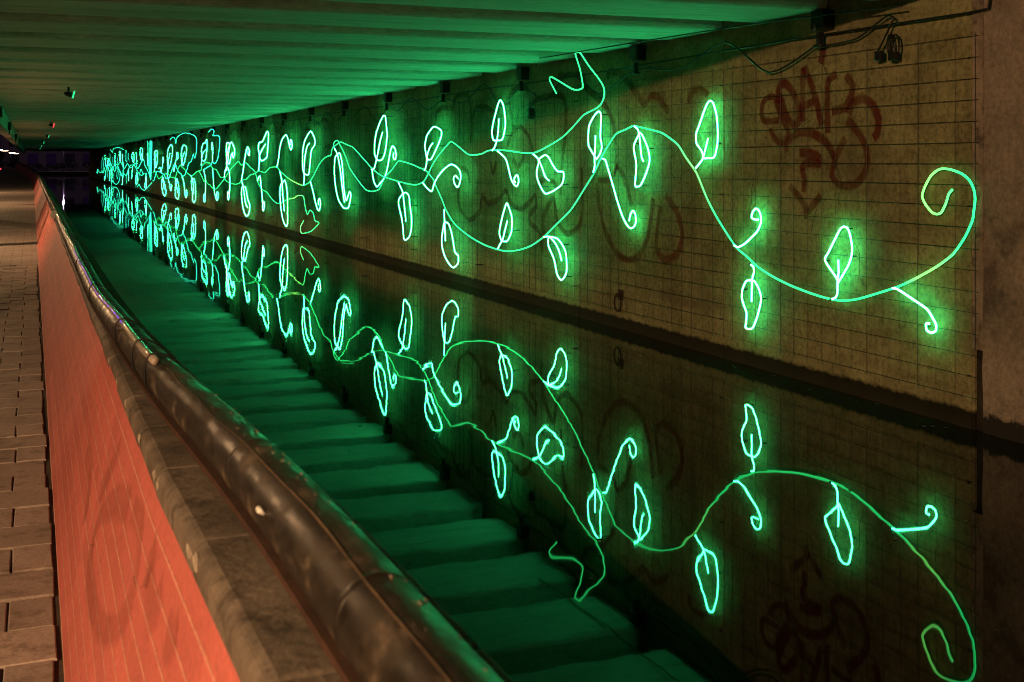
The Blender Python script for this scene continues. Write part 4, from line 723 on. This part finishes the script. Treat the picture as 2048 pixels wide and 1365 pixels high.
VINES = [
("long neon vine ending in the big spiral curl at the wall's open end",[(7.122,1.788,0.05),(7.161,1.754,0.05),(7.192,1.682,0.05),(7.239,1.613,0.05),(7.287,1.597,0.05),(7.343,1.609,0.05),(7.416,1.669,0.05),(7.452,1.73,0.05),(7.424,1.799,0.05),(7.359,1.884,0.05),(7.287,1.93,0.05),(7.223,1.945,0.05),(7.13,1.936,0.05),(7.023,1.907,0.05),(6.948,1.862,0.05),(6.904,1.798,0.05),(6.889,1.724,0.05),(6.904,1.627,0.05),(6.918,1.562,0.05),(6.993,1.439,0.05),(7.114,1.306,0.05),(7.287,1.199,0.05),(7.532,1.082,0.05),(7.737,0.999,0.05),(7.987,0.921,0.05),(8.211,0.855,0.05),(8.386,0.82,0.05),(8.526,0.809,0.05),(8.69,0.814,0.05),(8.902,0.833,0.05),(9.19,0.871,0.05),(9.469,0.926,0.05),(9.712,0.994,0.05),(9.913,1.084,0.05),(10.095,1.157,0.05),(10.309,1.317,0.05),(10.486,1.464,0.05),(10.654,1.636,0.051),(10.847,1.882,0.054),(11.046,2.031,0.057),(11.213,2.171,0.059),(11.382,2.247,0.062),(11.572,2.312,0.064),(11.821,2.352,0.068),(12.137,2.398,0.073),(12.211,2.407,0.074),(12.407,2.366,0.077),(12.641,2.321,0.08),(12.848,2.184,0.083),(13.012,2.058,0.085),(13.096,1.978,0.087),(13.198,1.872,0.088),(13.473,1.669,0.092),(13.868,1.387,0.098),(14.32,1.175,0.105),(14.717,0.99,0.111),(15.133,0.846,0.117),(15.571,0.757,0.123),(16.029,0.708,0.13),(16.412,0.714,0.136),(16.812,0.737,0.142),(17.177,0.78,0.147),(17.619,0.85,0.15),(18.152,0.969,0.15),(18.398,1.057,0.15),(18.681,1.208,0.15),(18.907,1.385,0.15),(19.205,1.586,0.15),(19.306,1.679,0.15),(19.545,1.771,0.15),(19.79,1.85,0.15),(20.077,1.881,0.15),(20.672,1.956,0.15),(21.367,2.008,0.15),(21.541,1.964,0.15),(21.933,1.813,0.15),(22.338,1.697,0.15),(22.757,1.453,0.15),(23.311,1.399,0.15),(23.763,1.421,0.15),(24.232,1.553,0.15),(25.082,1.845,0.15),(25.409,2.073,0.15),(25.696,2.236,0.15),(25.988,2.368,0.15),(26.186,2.465,0.15),(26.509,2.429,0.15),(26.591,2.328,0.15),(26.694,2.288,0.15),(26.85,2.125,0.15),(27.008,2.131,0.15),(27.601,2.054,0.15),(28.104,1.892,0.15),(28.98,1.526,0.15),(29.782,1.394,0.15),(30.692,1.446,0.15),(31.655,1.542,0.15),(32.826,1.73,0.15),(33.321,1.84,0.15),(34.354,1.818,0.15),(35.143,1.669,0.15),(36.179,1.716,0.15),(36.718,1.636,0.15),(37.728,1.568,0.15),(38.431,1.431,0.15),(39.282,1.411,0.15),(39.705,1.292,0.15),(40.579,1.235,0.15),(41.866,1.255,0.15),(42.637,1.316,0.15),(43.132,1.413,0.15),(44.052,1.431,0.15),(45.118,1.698,0.15),(46.006,1.724,0.15),(46.929,1.944,0.15),(47.284,1.927,0.15),(47.887,1.959,0.15),(49.138,1.807,0.15),(49.368,1.639,0.15),(50.238,1.605,0.15),(51.023,1.541,0.15),(51.95,1.416,0.15),(52.788,1.392,0.15),(54.414,1.527,0.15),(55.065,1.662,0.15),(56.002,1.735,0.15),(56.413,1.828,0.15),(57.253,1.729,0.15),(58.263,1.397,0.15),(58.706,1.162,0.15),(59.46,1.235,0.15),(60.705,1.22,0.15),(62.002,1.395,0.15),(63.699,1.343,0.15),(64.76,1.26,0.15),(66.608,1.054,0.15),(67.766,1.265,0.15),(68.963,1.484,0.15),(69.993,1.359,0.15)]),
('neon vine climbing to the ceiling with a zigzag end',[(13.841,2.854,0.3),(14.034,3.034,0.31),(13.955,3.068,0.31),(13.306,2.881,0.33),(13.088,2.861,0.34),(12.961,2.876,0.35),(12.961,2.928,0.35),(13.01,3.095,0.36),(13.13,3.298,0.37),(13.076,3.32,0.37),(13.01,3.296,0.36),(12.831,3.127,0.33),(12.678,2.986,0.29),(12.627,2.896,0.25),(12.639,2.824,0.22),(12.716,2.749,0.19),(12.861,2.675,0.16),(13.076,2.632,0.13),(13.349,2.598,0.1),(13.507,2.565,0.093),(13.759,2.448,0.096),(14.092,2.313,0.101),(14.516,2.206,0.108),(15.029,2.111,0.115),(15.571,2.126,0.123),(15.935,2.152,0.129),(16.364,2.165,0.135),(16.712,2.158,0.14),(16.967,2.113,0.144),(17.282,2.096,0.149),(17.562,2.107,0.15),(17.853,2.187,0.15),(18.274,2.301,0.15),(18.46,2.304,0.15),(19.038,2.094,0.15),(19.374,1.927,0.15),(19.615,1.766,0.15),(19.861,1.645,0.15),(20.296,1.583,0.15),(20.826,1.596,0.15),(20.893,1.6,0.15),(21.402,1.63,0.15),(21.861,1.663,0.15),(22.338,1.697,0.15),(22.757,1.755,0.15),(23.23,1.856,0.15),(23.89,2.048,0.15),(24.319,2.17,0.15),(24.763,2.296,0.15),(25.221,2.346,0.15),(25.841,2.424,0.15),(26.186,2.382,0.15),(26.591,2.304,0.15)]),
('neon vine with a loose yellowish tail dropping towards the water',[(29.784,0.511,0.15),(30.159,0.343,0.15),(30.083,0.205,0.15),(29.784,0.2,0.15),(28.918,0.299,0.15),(28.031,0.539,0.15),(28.502,0.576,0.15),(28.64,0.735,0.15),(29.031,0.81,0.15),(29.345,0.691,0.15),(29.563,0.837,0.15),(29.754,1.094,0.15),(29.933,1.136,0.15),(30.465,1.128,0.15),(31.015,1.042,0.15),(31.834,0.986,0.15),(32.605,0.879,0.15),(33.139,0.834,0.15),(33.597,0.864,0.15),(34.162,0.953,0.15),(34.843,1.113,0.15),(35.448,1.154,0.15),(36.179,1.305,0.15),(36.718,1.636,0.15),(36.938,1.71,0.15),(37.613,1.802,0.15),(38.55,1.955,0.15),(39.407,1.874,0.15),(40.041,1.995,0.15),(41.782,1.696,0.15),(43.074,1.379,0.15),(44.052,1.188,0.15),(45.118,0.983,0.15),(46.006,0.98,0.15),(46.812,1.108,0.15),(47.403,1.13,0.15),(48.009,1.268,0.15),(48.505,1.21,0.15),(48.526,1.191,0.15),(49.049,1.377,0.15),(49.908,1.579,0.15),(50.238,1.605,0.15)]),
('neon vine tail bent like a question mark under the ceiling',[(47.047,3.123,0.15),(46.463,3.206,0.15),(45.893,3.201,0.15),(45.558,3.105,0.15),(45.893,2.955,0.15),(44.579,2.935,0.15),(44.093,2.843,0.15),(44.156,2.586,0.15),(44.579,2.115,0.15),(45.337,1.915,0.15),(46.006,1.977,0.15),(46.463,1.849,0.15),(47.284,1.781,0.15),(48.38,1.677,0.15)]),
('neon vine arching up to touch the ceiling beyond the tangled leaf',[(61.024,3.047,0.15),(60.076,3.167,0.15),(59.006,3.114,0.15),(58.41,2.84,0.15),(58.263,3.051,0.15),(57.111,3.192,0.15),(55.065,3.26,0.15),(53.402,3.205,0.15),(51.95,3.112,0.15),(51.023,2.998,0.15),(50.684,2.762,0.15),(51.023,2.248,0.15),(51.483,2.134,0.15),(51.833,2.31,0.15),(52.546,2.003,0.15),(53.402,1.928,0.15),(54.285,1.559,0.15),(54.934,1.384,0.15),(55.731,1.328,0.15),(56.275,1.417,0.15),(57.538,1.534,0.15),(58.41,1.806,0.15),(58.856,1.92,0.15),(60.389,1.512,0.15),(61.024,1.301,0.15),(61.673,1.139,0.15),(63.009,1.138,0.15),(63.873,1.306,0.15),(65.487,1.399,0.15),(67.766,1.454,0.15),(69.372,0.938,0.15),(70.202,0.907,0.15)]),
('neon vine running through the dense glowing cluster from beside the strand bundle',[(133.704,0.888,0.15),(131.043,0.751,0.15),(130.731,1.203,0.15),(127.984,0.935,0.15),(124.587,0.887,0.15),(122.724,0.978,0.15),(120.031,0.902,0.15),(116.2,1.69,0.15),(112.216,1.336,0.15),(109.216,1.886,0.15),(105.679,1.374,0.15),(103.007,1.808,0.15),(99.542,1.693,0.15),(96.583,1.977,0.15),(92.984,1.486,0.15),(91.409,1.55,0.15),(89.143,1.852,0.15),(86.983,1.553,0.15),(84.699,1.634,0.15),(82.108,1.88,0.15),(80.264,1.521,0.15),(77.737,1.918,0.15),(75.897,2.107,0.15),(75.184,1.797,0.15),(73.796,1.559,0.15),(72.129,1.242,0.15),(70.848,0.993,0.15)]),
('neon vine weaving low through the dense glowing cluster with a small loop',[(117.873,0.348,0.15),(114.574,1.602,0.15),(110.696,1.076,0.15),(106.368,1.543,0.15),(103.663,1.133,0.15),(99.847,1.652,0.15),(95.729,0.886,0.15),(92.453,1.074,0.15),(90.896,0.941,0.15),(88.898,1.326,0.15),(86.517,1.732,0.15),(82.955,1.709,0.15),(80.87,1.385,0.15),(78.884,1.174,0.15),(77.362,1.126,0.15),(75.538,1.27,0.15),(76.623,1.26,0.15),(77.926,1.519,0.15),(78.884,1.239,0.15)]),
('neon vine tail sagging low under the dense far cluster',[(107.419,0.056,0.15),(106.368,0.377,0.15),(103.663,0.164,0.15),(100.464,0.179,0.15),(97.452,0.549,0.15),(96.583,1.23,0.15),(94.889,0.896,0.15)]),
('thin neon vine tail touching the ceiling above the dense far cluster',[(109.582,3.02,0.15),(106.368,2.753,0.15),(105.338,3.067,0.15),(103.007,3.081,0.15),(99.238,3.087,0.15),(95.729,2.983,0.15),(93.251,2.852,0.15)]),
("neon vine tail sagging to the left of the strand bundle's foot",[(80.465,0.351,0.15),(79.274,0.553,0.15),(77.737,0.326,0.15),(75.538,0.248,0.15),(73.796,0.408,0.15),(70.534,0.795,0.15)])]
STRANDS = [[(72.622,3.19,0.15),(72.457,2.578,0.15),(72.129,1.924,0.15),(71.483,1.278,0.15)],[(71.805,3.104,0.15),(71.74,2.337,0.15),(71.547,1.572,0.15),(71.164,1.048,0.15)],[(71.164,3.167,0.15),(71.228,2.568,0.15),(71.101,1.75,0.15),(70.974,0.992,0.15)],[(70.691,3.174,0.15),(70.785,2.536,0.15),(70.848,1.867,0.15),(70.848,1.168,0.15)],[(70.285,3.139,0.15),(70.472,2.389,0.15),(70.534,1.578,0.15),(70.785,0.936,0.15)],[(69.915,3.104,0.15),(70.038,2.415,0.15),(70.285,1.752,0.15),(70.534,1.085,0.15)]]
def wp(p, off=0.0):                               # (along the wall, height, clear distance from the wall)
    return (WX - p[2] - off, p[0], min(p[1], SOFFIT - .006))
RL, RV = 0.0073, 0.0098
for i, (lab, outl, stem) in enumerate(LEAVES):
    base = wp(stem[0]) if stem else wp(outl[0])
    far_one = outl and outl[0][0] > 45
    t = thing("neon_leaf", base, lab, "neon leaf", "green neon leaves along the vines")
    off = 0.008 * math.sin(i * 2.3); lm = M['led_mid'] if (not stem and i % 2) else M['led_leaf']
    MB().tube(spline([wp(p, off) for p in outl], 2 if far_one else 4, True), RL * (.5 if far_one else 1), 5 if far_one else 8, True).build("outline", lm, t, True, base)
    if stem:
        st = spline([wp(p, off + .004) for p in stem], 2 if far_one else 4)
        if not far_one and base[1] < 32:
            d_ = (Vector(st[0]) - Vector(st[2])).normalized()
            MB().cyl(Vector(st[0]), Vector(st[0]) + d_ * .03, RL * 1.25, RL * 1.1, 8).build("end_cap", M['black'], t, True, base)
            for q in (1, len(outl) // 2, len(outl) * 3 // 4):
                c_ = Vector(wp(outl[q], off)); MB().box(c_.x + RL * .5, WX - .002, c_.y - .006, c_.y + .006, c_.z - .005, c_.z + .005).build("clip", M['black'], t, base=base)
        MB().tube(st, RL * (.5 if far_one else 1), 5 if far_one else 8).build("midrib", M['led_leaf'], t, True, base)
for i, (lab, pts) in enumerate(TENDRILS):
    base = wp(pts[0]); far_one = pts[0][0] > 45; off = 0.008 * math.cos(i * 1.7)
    mt = M['led_mid'] if (pts[0][0] > 70 and i % 2) else M['led_leaf']
    o = MB().tube(spline([wp(p, off) for p in pts], 2 if far_one else 4), RL * (.5 if far_one else 1), 5 if far_one else 8).build("neon_tendril", mt, None, True, base)
    o.location = base; tag(o, lab, "neon tendril", "green neon tendrils along the vines")
for i, (lab, pts) in enumerate(VINES):
    base = wp(pts[0]); off = -0.006 + .012 * (i % 2)
    o = MB().tube(spline([wp(p, off) for p in pts], 3), RV, 6).build("neon_vine", M['led_vine' if i < 3 else 'led_vine_far'], None, True, base)
    o.location = base; tag(o, lab, "neon vine", "green neon vines")
base = wp(STRANDS[0][0]); t = thing("light_strand_bundle", base, "bundle of glowing strands hanging from ceiling to water in the far half", "light strands")
for st in STRANDS: MB().tube(spline([wp(p, .05) for p in st], 3), RV, 5).build("strand", M['led_vine_far'], t, True, base)

# ------------------------------------------------------------------ cables, power boxes and small fittings along the wall head
base = (WX - .06, Y0, 3.09)
tag(MB().tube([(WX - .06, Y0 - .25, 3.35), (WX - .06, Y0 - .2, 3.10)] + [(WX - .06, Y0 + q, 3.09 + .012 * math.sin(q * .7)) for q in range(0, 120, 2)], 0.0095, 6).build("straight_cable", M['black'], None, True),
    "straight black cable strung along the top of the canal wall", "cable")
br = [8.68 + 3.43 * i for i in range(26)]
pts = []
for i, (a, b_) in enumerate(zip(br[:-1], br[1:])):
    s1, s2 = random.uniform(.16, .34), random.uniform(.10, .3); m_ = random.uniform(.42, .58)
    for t_, z in ((0, 3.04), (m_ * .5, 3.10 - s1), (m_, 3.13 + random.uniform(0, .05)), (m_ + (1 - m_) * .5, 3.08 - s2)):
        pts.append((WX - .075 - .02 * math.sin(i + t_ * 5), a + (b_ - a) * t_, z))
tag(MB().tube(spline(pts, 6), 0.009, 6).build("slack_cable", M['black'], None, True), "slack black cable hanging in waves between the power boxes", "cable")
bx = []
for i, y in enumerate(br):
    lab = ("black power box under the deck at the wall head, %s from the open end" % ORD[i]) if i < 12 else "small black power box on the far stretch of the wall head"
    t = thing("power_box", (WX - .10, y, 3.06), lab, "power box", "power boxes along the wall head")
    bevel(MB().box(-.03, .095, -.09, .09, .08, .25).build("housing", M['black'], t), .01, 2)
    MB().box(-.02, .03, -.02, .02, -.05, .06).build("clamp", M['black'], t)
    bevel(MB().box(-.035, .035, -.05, .05, -.075, -.045).build("plug", M['black'], t), .006)
    MB().cyl((-.052, 0, .07), (-.052, 0, .13), .012, n=8).build("cable_gland", M['grey_metal'], t, True)
tag(MB().tube(spline([(WX - .5, Y0 + 7.0, 3.30), (WX - .42, Y0 + 4.0, 3.27), (WX - .34, Y0 + 2.0, 3.24), (WX - .2, Y0 + .55, 3.20)], 6), 0.0075, 6).build("ceiling_cable", M['black'], None, True),
    "straight black cable running under the ceiling at the open end", "cable")
coil = thing("cable_coil", (WX - .09, Y0 + .78, 3.0), "coil of black cable with a plug hanging at the open end of the wall", "cable coil")
for q in range(3):
    pts = [(-.012 * q + .012 * math.sin(a + q), .060 * math.cos(a) * (1 - .13 * q) + .012 * q, -.10 + .105 * math.sin(a) * (1 - .10 * q) + .01 * q) for a in [2 * math.pi * j / 22 for j in range(22)]]
    MB().tube(pts, .0065, 6, True).build("loop", M['black'], coil, True)
MB().tube(spline([(0, .0, .14), (-.01, .05, .06), (-.02, .13, -.06), (-.02, .19, -.13)], 5), .008, 6).build("lead", M['black'], coil, True)
bevel(MB().box(-.04, .0, .12, .20, -.19, -.11).build("plug", M['black'], coil), .01, 2)
bevel(MB().box(-.03, .02, -.045, .045, -.20, -.13).build("socket", M['black'], coil), .008, 2)
MB().tube(spline([(0, .0, .14), (0, .1, .16), (0.02, .5, .02), (0.02, .95, .0)], 6), .008, 6).build("lead", M['black'], coil, True)
LOOSE = [[(11.186,2.111,0.059),(11.278,2.052,0.06),(11.324,2.005,0.061),(11.33,1.898,0.061),(11.305,1.832,0.06),(11.278,1.779,0.06)],[(11.135,1.752,0.058),(11.109,1.795,0.058),(11.093,1.861,0.057),(11.022,1.901,0.056),(10.959,1.921,0.055)],[(9.517,1.999,0.05),(9.661,1.922,0.05),(9.767,1.862,0.05),(9.805,1.778,0.05),(9.809,1.671,0.05),(9.767,1.577,0.05)],[(10.139,1.191,0.05),(10.15,1.258,0.05),(10.105,1.321,0.05),(10.027,1.356,0.05)],[(8.694,2.837,0.05),(8.603,2.631,0.05),(8.676,2.468,0.05),(8.667,2.3,0.05),(8.621,2.166,0.05),(8.532,2.011,0.05),(8.444,1.825,0.05),(8.488,1.682,0.05),(8.488,1.572,0.05)],[(8.86,2.441,0.05),(8.917,2.375,0.05),(9.129,2.266,0.05)],[(12.932,2.048,0.084),(12.981,1.944,0.085),(13.096,1.808,0.087),(13.299,1.721,0.09)],[(13.299,1.713,0.09),(13.163,1.61,0.088),(13.064,1.552,0.086),(12.997,1.644,0.085)],[(8.816,1.281,0.05),(8.837,1.383,0.05),(8.774,1.604,0.05),(8.648,1.761,0.05)],[(8.25,1.329,0.05),(8.202,1.246,0.05),(8.211,1.099,0.05),(8.183,1.016,0.05),(8.08,0.953,0.05)],[(14.596,2.834,0.109),(15.307,2.783,0.119),(15.525,2.723,0.123),(15.615,2.482,0.124)],[(12.61,2.665,0.08),(12.425,2.621,0.077),(12.273,2.622,0.075),(12.456,2.659,0.077)]]
for i, st in enumerate(LOOSE):
    lab = "thin loose wire dangling in front of the mesh, %s from the open end" % ORD[i]
    b0 = wp(st[0]); o = MB().tube(spline([wp(p, .015 + .02 * math.sin(i + q)) for q, p in enumerate(st)], 6), .0026, 4).build("loose_wire", M['steel'], None, True, b0)
    o.location = b0; tag(o, lab, "wire", "thin wires dangling in front of the mesh")
js = thing("junction_box", (WX - .02, 15.3, 2.66), "small black junction box at the edge of a red bubble letter", "junction box")
MB().cyl((0, 0, 0), (-.06, 0, 0), .085, .075, 20).build("housing", M['black'], js, True); MB().cyl((-.06, 0, 0), (-.072, 0, 0), .04, .03, 14).build("lid", M['grey_metal'], js, True)
ring = thing("mooring_ring", (WX - .02, 12.65, 0.40), "rusty mooring ring on the wall just above the water", "mooring ring")
MB().tube([(-.03, .085 * math.cos(a), -.07 + .095 * math.sin(a)) for a in [2 * math.pi * j / 24 for j in range(24)]], .010, 8, True).build("ring", M['rust'], ring, True)
MB().cyl((.02, 0, .03), (-.05, 0, .03), .03, .022, 12).build("eye_bolt", M['rust'], ring, True)
bevel(MB().box(0, .02, -.06, .06, -.03, .09).build("plate", M['rust'], ring), .005)
b = MB()                                          # leaves and scum drifting on the canal
for q in range(130):
    x = random.uniform(1.2, 6.3) if q % 3 else WX - abs(random.gauss(0, .12)) - .03; y = 3.5 + 22 * random.random() ** 1.6; r_ = random.uniform(.004, .022); a = random.uniform(0, 6.28); k = len(b.v)
    for j in range(5): b.v.append((x + math.cos(a + j * 1.257) * r_ * random.uniform(.6, 1), y + math.sin(a + j * 1.257) * r_ * random.uniform(.4, 1), WZ + .003 + random.uniform(0, .003)))
    b.f.append(tuple(range(k, k + 5)))
tag(b.build("floating_debris", M['bark']), "specks of leaves and scum drifting on the canal water", "debris", kind="stuff")
# small coloured lamps under the deck
for i, (x, y, c) in enumerate(((.60, 22.6, 'led_green'), (.58, 42.2, 'led_red'), (.66, 61.0, 'led_green'), (.62, 81.5, 'led_green'), (.62, 100, 'led_green'), (.62, 120, 'led_green'))):
    t = thing("ceiling_lamp", (x, y, SOFFIT), "small black lamp with %s lens under the ceiling, %s from the camera" % ("red" if c == 'led_red' else "green", ORD[i]), "ceiling lamp", "small lamps under the deck")
    MB().cyl((0, 0, 0), (0, 0, -.10), .02, n=10).build("bracket", M['black'], t, True)
    MB().tube([(-.07, 0, -.10), (-.03, 0, -.12), (.03, 0, -.13), (.06, 0, -.12)], 0, 12, radii=[.02, .042, .048, .04]).build("housing", M['black'], t, True)
    MB().tube([(.065, -.05, -.20), (.10, -.05, -.07)], .014, 8).build("lens", M[c], t, True)
for i, (y, z) in enumerate(((28.0, 3.06), (40.0, 3.08), (56.0, 3.06), (70.0, 3.1))):
    t = thing("girder_bracket", (-.69, y, z), "small dark bracket on the deck edge, %s from the camera" % ORD[i], "bracket", "brackets on the deck edge")
    bevel(MB().box(0, .10, -.10, .10, -.12, .12).build("plate", M['black'], t), .01); MB().cyl((.04, 0, -.12), (.04, 0, -.26), .02, n=8).build("rod", M['black'], t, True)

# ------------------------------------------------------------------ street lamps on the path side
def lamp_post(x, y, z, energy, lab, far_one=False):
    t = thing("street_lamp", (x, y, .4), lab, "street lamp", "street lamps beside the cycle path")
    h = z - .4
    MB().tube([(0, 0, 0), (0, 0, .8), (0, 0, .82), (0, 0, h + .05)], 0, 12, radii=[.06, .06, .04, .035]).build("pole", M['grey_metal'], t, True)
    MB().tube([(0, 0, h + .30), (0, 0, h + .26), (0, 0, h + .16)], 0, 18, radii=[.05, .26, .28]).build("hood", M['grey_metal'], t, True)
    MB().tube([(0, 0, h + .15), (0, 0, h + .08), (0, 0, h + .02)], 0, 14, radii=[.07, .09, .05]).build("bulb", M['bulb'], t, True)
    ld = bpy.data.lights.new("street_lamp_light", 'POINT'); ld.energy = energy; ld.color = (1.0, 0.57, 0.27); ld.shadow_soft_size = 0.10
    lo = bpy.data.objects.new("street_lamp_light", ld); COL.objects.link(lo); lo.parent = t; lo.location = (.0, 0, h - .05)
    return t
for a in [(-5.5, -2.0, 4.2, 6600, "street lamp beside the path behind the viewer"),
          (-4.2, 23.0, 4.0, 2000, "street lamp beside the path, second along it"),
          (-4.2, 47.0, 4.0, 1800, "street lamp beside the path, third along it"),
          (-4.6, 64.0, 4.0, 1500, "street lamp beside the path, fourth along it")]: lamp_post(*a)

# ------------------------------------------------------------------ beyond the deck: bank, bushes, building, distant lights
def leaf_cloud(cx, cy, z0, rx, ry, h, n, seed, size):
    rnd = random.Random(seed); b = MB()
    lobes = [(rnd.uniform(-.75, .75) * rx, rnd.uniform(-.6, .6) * ry, z0 + h * rnd.uniform(.25, .85), rnd.uniform(.25, .45) * min(rx, h)) for _ in range(12)]
    for _ in range(n):
        lx, ly, lz, lr = rnd.choice(lobes); d = Vector((rnd.gauss(0, 1), rnd.gauss(0, 1), rnd.gauss(0, 1))).normalized() * lr * rnd.uniform(.6, 1.08)
        c = Vector((cx + lx, cy + ly, max(z0 + .05, lz + d.z * .9))) + Vector((d.x, d.y, 0)); k = len(b.v)
        u = Vector((rnd.gauss(0, 1), rnd.gauss(0, 1), rnd.gauss(0, 1))).normalized() * size; w = u.orthogonal().normalized() * size * .5
        b.v += [tuple(c - u), tuple(c + w), tuple(c + u), tuple(c - w)]; b.f.append((k, k + 1, k + 2, k + 3))
    return b
BUSH = [(-4.5, 194.5, 2.6, 1.5), (-.2, 195, 2.8, 1.35), (4.3, 194.6, 2.7, 1.55), (8.6, 195, 2.9, 1.4), (12.6, 194.8, 2.5, 1.6), (17, 195, 3.0, 1.5)]
for i, (x, y, r, h) in enumerate(BUSH):
    t = thing("bush", (x, y, .38), "dark bush on the far bank beyond the deck, %s from the left" % ORD[i], "bush", "bushes on the far bank")
    b = leaf_cloud(x, y, .38, r, 1.2, h, 1500, i, .10); b.build("foliage", M['leafgreen'], t, base=(x, y, .38))
    MB().tube([(0, 0, 0), (.1, 0, .4), (.25, .05, .8)], 0, 6, radii=[.06, .05, .02]).build("stem", M['bark'], t, True)
bd = thing("building", (10, 236, .38), "long low building with dim violet lit windows beyond the canal", "building"); BB = (10, 236, .38)
MB().box(-22, 60, 232, 246, .38, 9.5).build("wall", M['facade'], bd, base=BB)
MB().box(-22.4, 60.4, 231.6, 246.4, 9.5, 9.9).build("roof", M['dark'], bd, base=BB)
for i in range(14):
    x = -10 + i * 3.1
    for z0, z1 in ((1.2, 3.4), (4.6, 6.8)):
        w = MB().box(x, x + 1.7, 231.93, 232.0, z0, z1).build("window", M['win_violet'] if (i * 7 + int(z0)) % 3 else M['glass'], bd, base=BB)
        MB().box(x - .06, x + 1.76, 231.85, 231.99, z0 - .1, z0 - .02).build("sill", M['girder'], bd, base=BB)
def bank_lamp(x, y, z, lab, m='bulb_white'):
    t = thing("bank_lamp", (x, y, .38), lab, "lamp", "lamps on the far bank")
    MB().cyl((0, 0, 0), (0, 0, z - .38), .04, .03, 8).build("post", M['grey_metal'], t, True)
    MB().tube([(0, 0, z - .44), (0, 0, z - .30), (0, 0, z - .2)], 0, 10, radii=[.04, .07, .03]).build("globe", M[m], t, True)
    ld = bpy.data.lights.new("bank_lamp_light", 'POINT'); ld.energy = 330; ld.color = (0.85, 0.55, 0.95); ld.shadow_soft_size = 0.1
    lo = bpy.data.objects.new("bank_lamp_light", ld); COL.objects.link(lo); lo.parent = t; lo.location = (0, .25, z + .1)
bank_lamp(10.6, 197.0, 3.35, "small bluish white lamp on the far bank above the bushes")
bank_lamp(4.9, 214.0, 4.4, "small white lamp on the far bank in front of the building")
# lights of the town left of the path
tw = thing("tower", (-6.4, 300, .4), "distant tower with a vertical row of red lights", "tower")
MB().prism_y([(-2.5, 0), (2.5, 0), (1.6, 11), (.5, 14.5), (-.5, 14.5), (-1.6, 11)], -2, 2).build("shaft", M['dark'], tw)
for i in range(6): MB().box(-.16, .16, -2.14, -2.02, 5.6 + i * .5, 5.95 + i * .5).build("red_light", M['sign_red'], tw)
for i in range(3): MB().box(-.1, .1, -2.14, -2.02, 9.0 + i * .75, 9.15 + i * .75).build("small_light", M['bulb'], tw)
hb = thing("house_block", (-33, 262, .4), "dark row of houses behind the far street lamps", "building")
MB().box(-14, 26, 0, 12, 0, 4.6).build("wall", M['facade'], hb); MB().prism_x([(-.4, 4.6), (12.4, 4.6), (6, 6.4)], -14.3, 26.3).build("roof", M['dark'], hb)
for i in range(7):
    MB().box(-12 + i * 5, -10.6 + i * 5, -.06, -.005, 1.1, 2.7).build("window", M['glass'], hb)
tl = thing("traffic_light", (-2.75, 122, .4), "traffic light showing red left of the path's far end", "traffic light")
MB().cyl((0, 0, 0), (0, 0, 1.0), .05, n=8).build("pole", M['black'], tl, True); bevel(MB().box(-.13, .13, -.1, .1, .62, 1.5).build("housing", M['black'], tl), .03)
MB().cyl((0, -.10, .88), (0, -.13, .88), .085, .075, 14).build("red_lens", M['sign_red'], tl, True)
for i, (x, y, z) in enumerate(((-3.5, 146, 3.25), (-3.0, 150, 3.2), (-2.35, 158, 3.0), (-2.0, 162, 2.95))):
    t = thing("hanging_street_light", (x, y, .4), "far street light with a flat glowing head, %s from the left" % ORD[i], "street light", "far street lights")
    MB().tube([(-.5, 0, 0), (-.5, 0, z - .3), (-.35, 0, z - .15), (.1, 0, z - .12)], .03, 8).build("pole", M['grey_metal'], t, True)
    bevel(MB().box(-.25, .45, -.12, .12, z - .42, z - .34).build("lens", M['bulb'], t), .02); bevel(MB().box(-.3, .5, -.15, .15, z - .335, z - .26).build("housing", M['grey_metal'], t), .02)
def tree(x, y, h, lab, seed):
    t = thing("tree", (x, y, .4), lab, "tree", "trees along the road"); rnd = random.Random(seed)
    MB().tube([(0, 0, 0), (.05, 0, h * .3), (-.05, .1, h * .6), (.1, 0, h * .85)], 0, 8, radii=[.16, .12, .08, .03]).build("trunk", M['bark'], t, True)
    for q in range(5):
        a = rnd.uniform(0, 6.28); MB().tube([(0, 0, h * (.4 + .08 * q)), (math.cos(a) * h * .14, math.sin(a) * h * .14, h * (.52 + .08 * q)), (math.cos(a) * h * .25, math.sin(a) * h * .25, h * (.6 + .08 * q))], 0, 5, radii=[.06, .04, .015]).build("limb", M['bark'], t, True)
    leaf_cloud(x, y, .4 + h * .4, h * .33, h * .33, h * .62, 2600, seed, .11).build("crown", M['leafgreen'], t, base=(x, y, .4))
tree(-7.5, 168, 5.0, "dark roadside tree nearest the far street lights", 3)
tree(-5.0, 205, 3.6, "dark roadside tree behind the far street lights", 5)
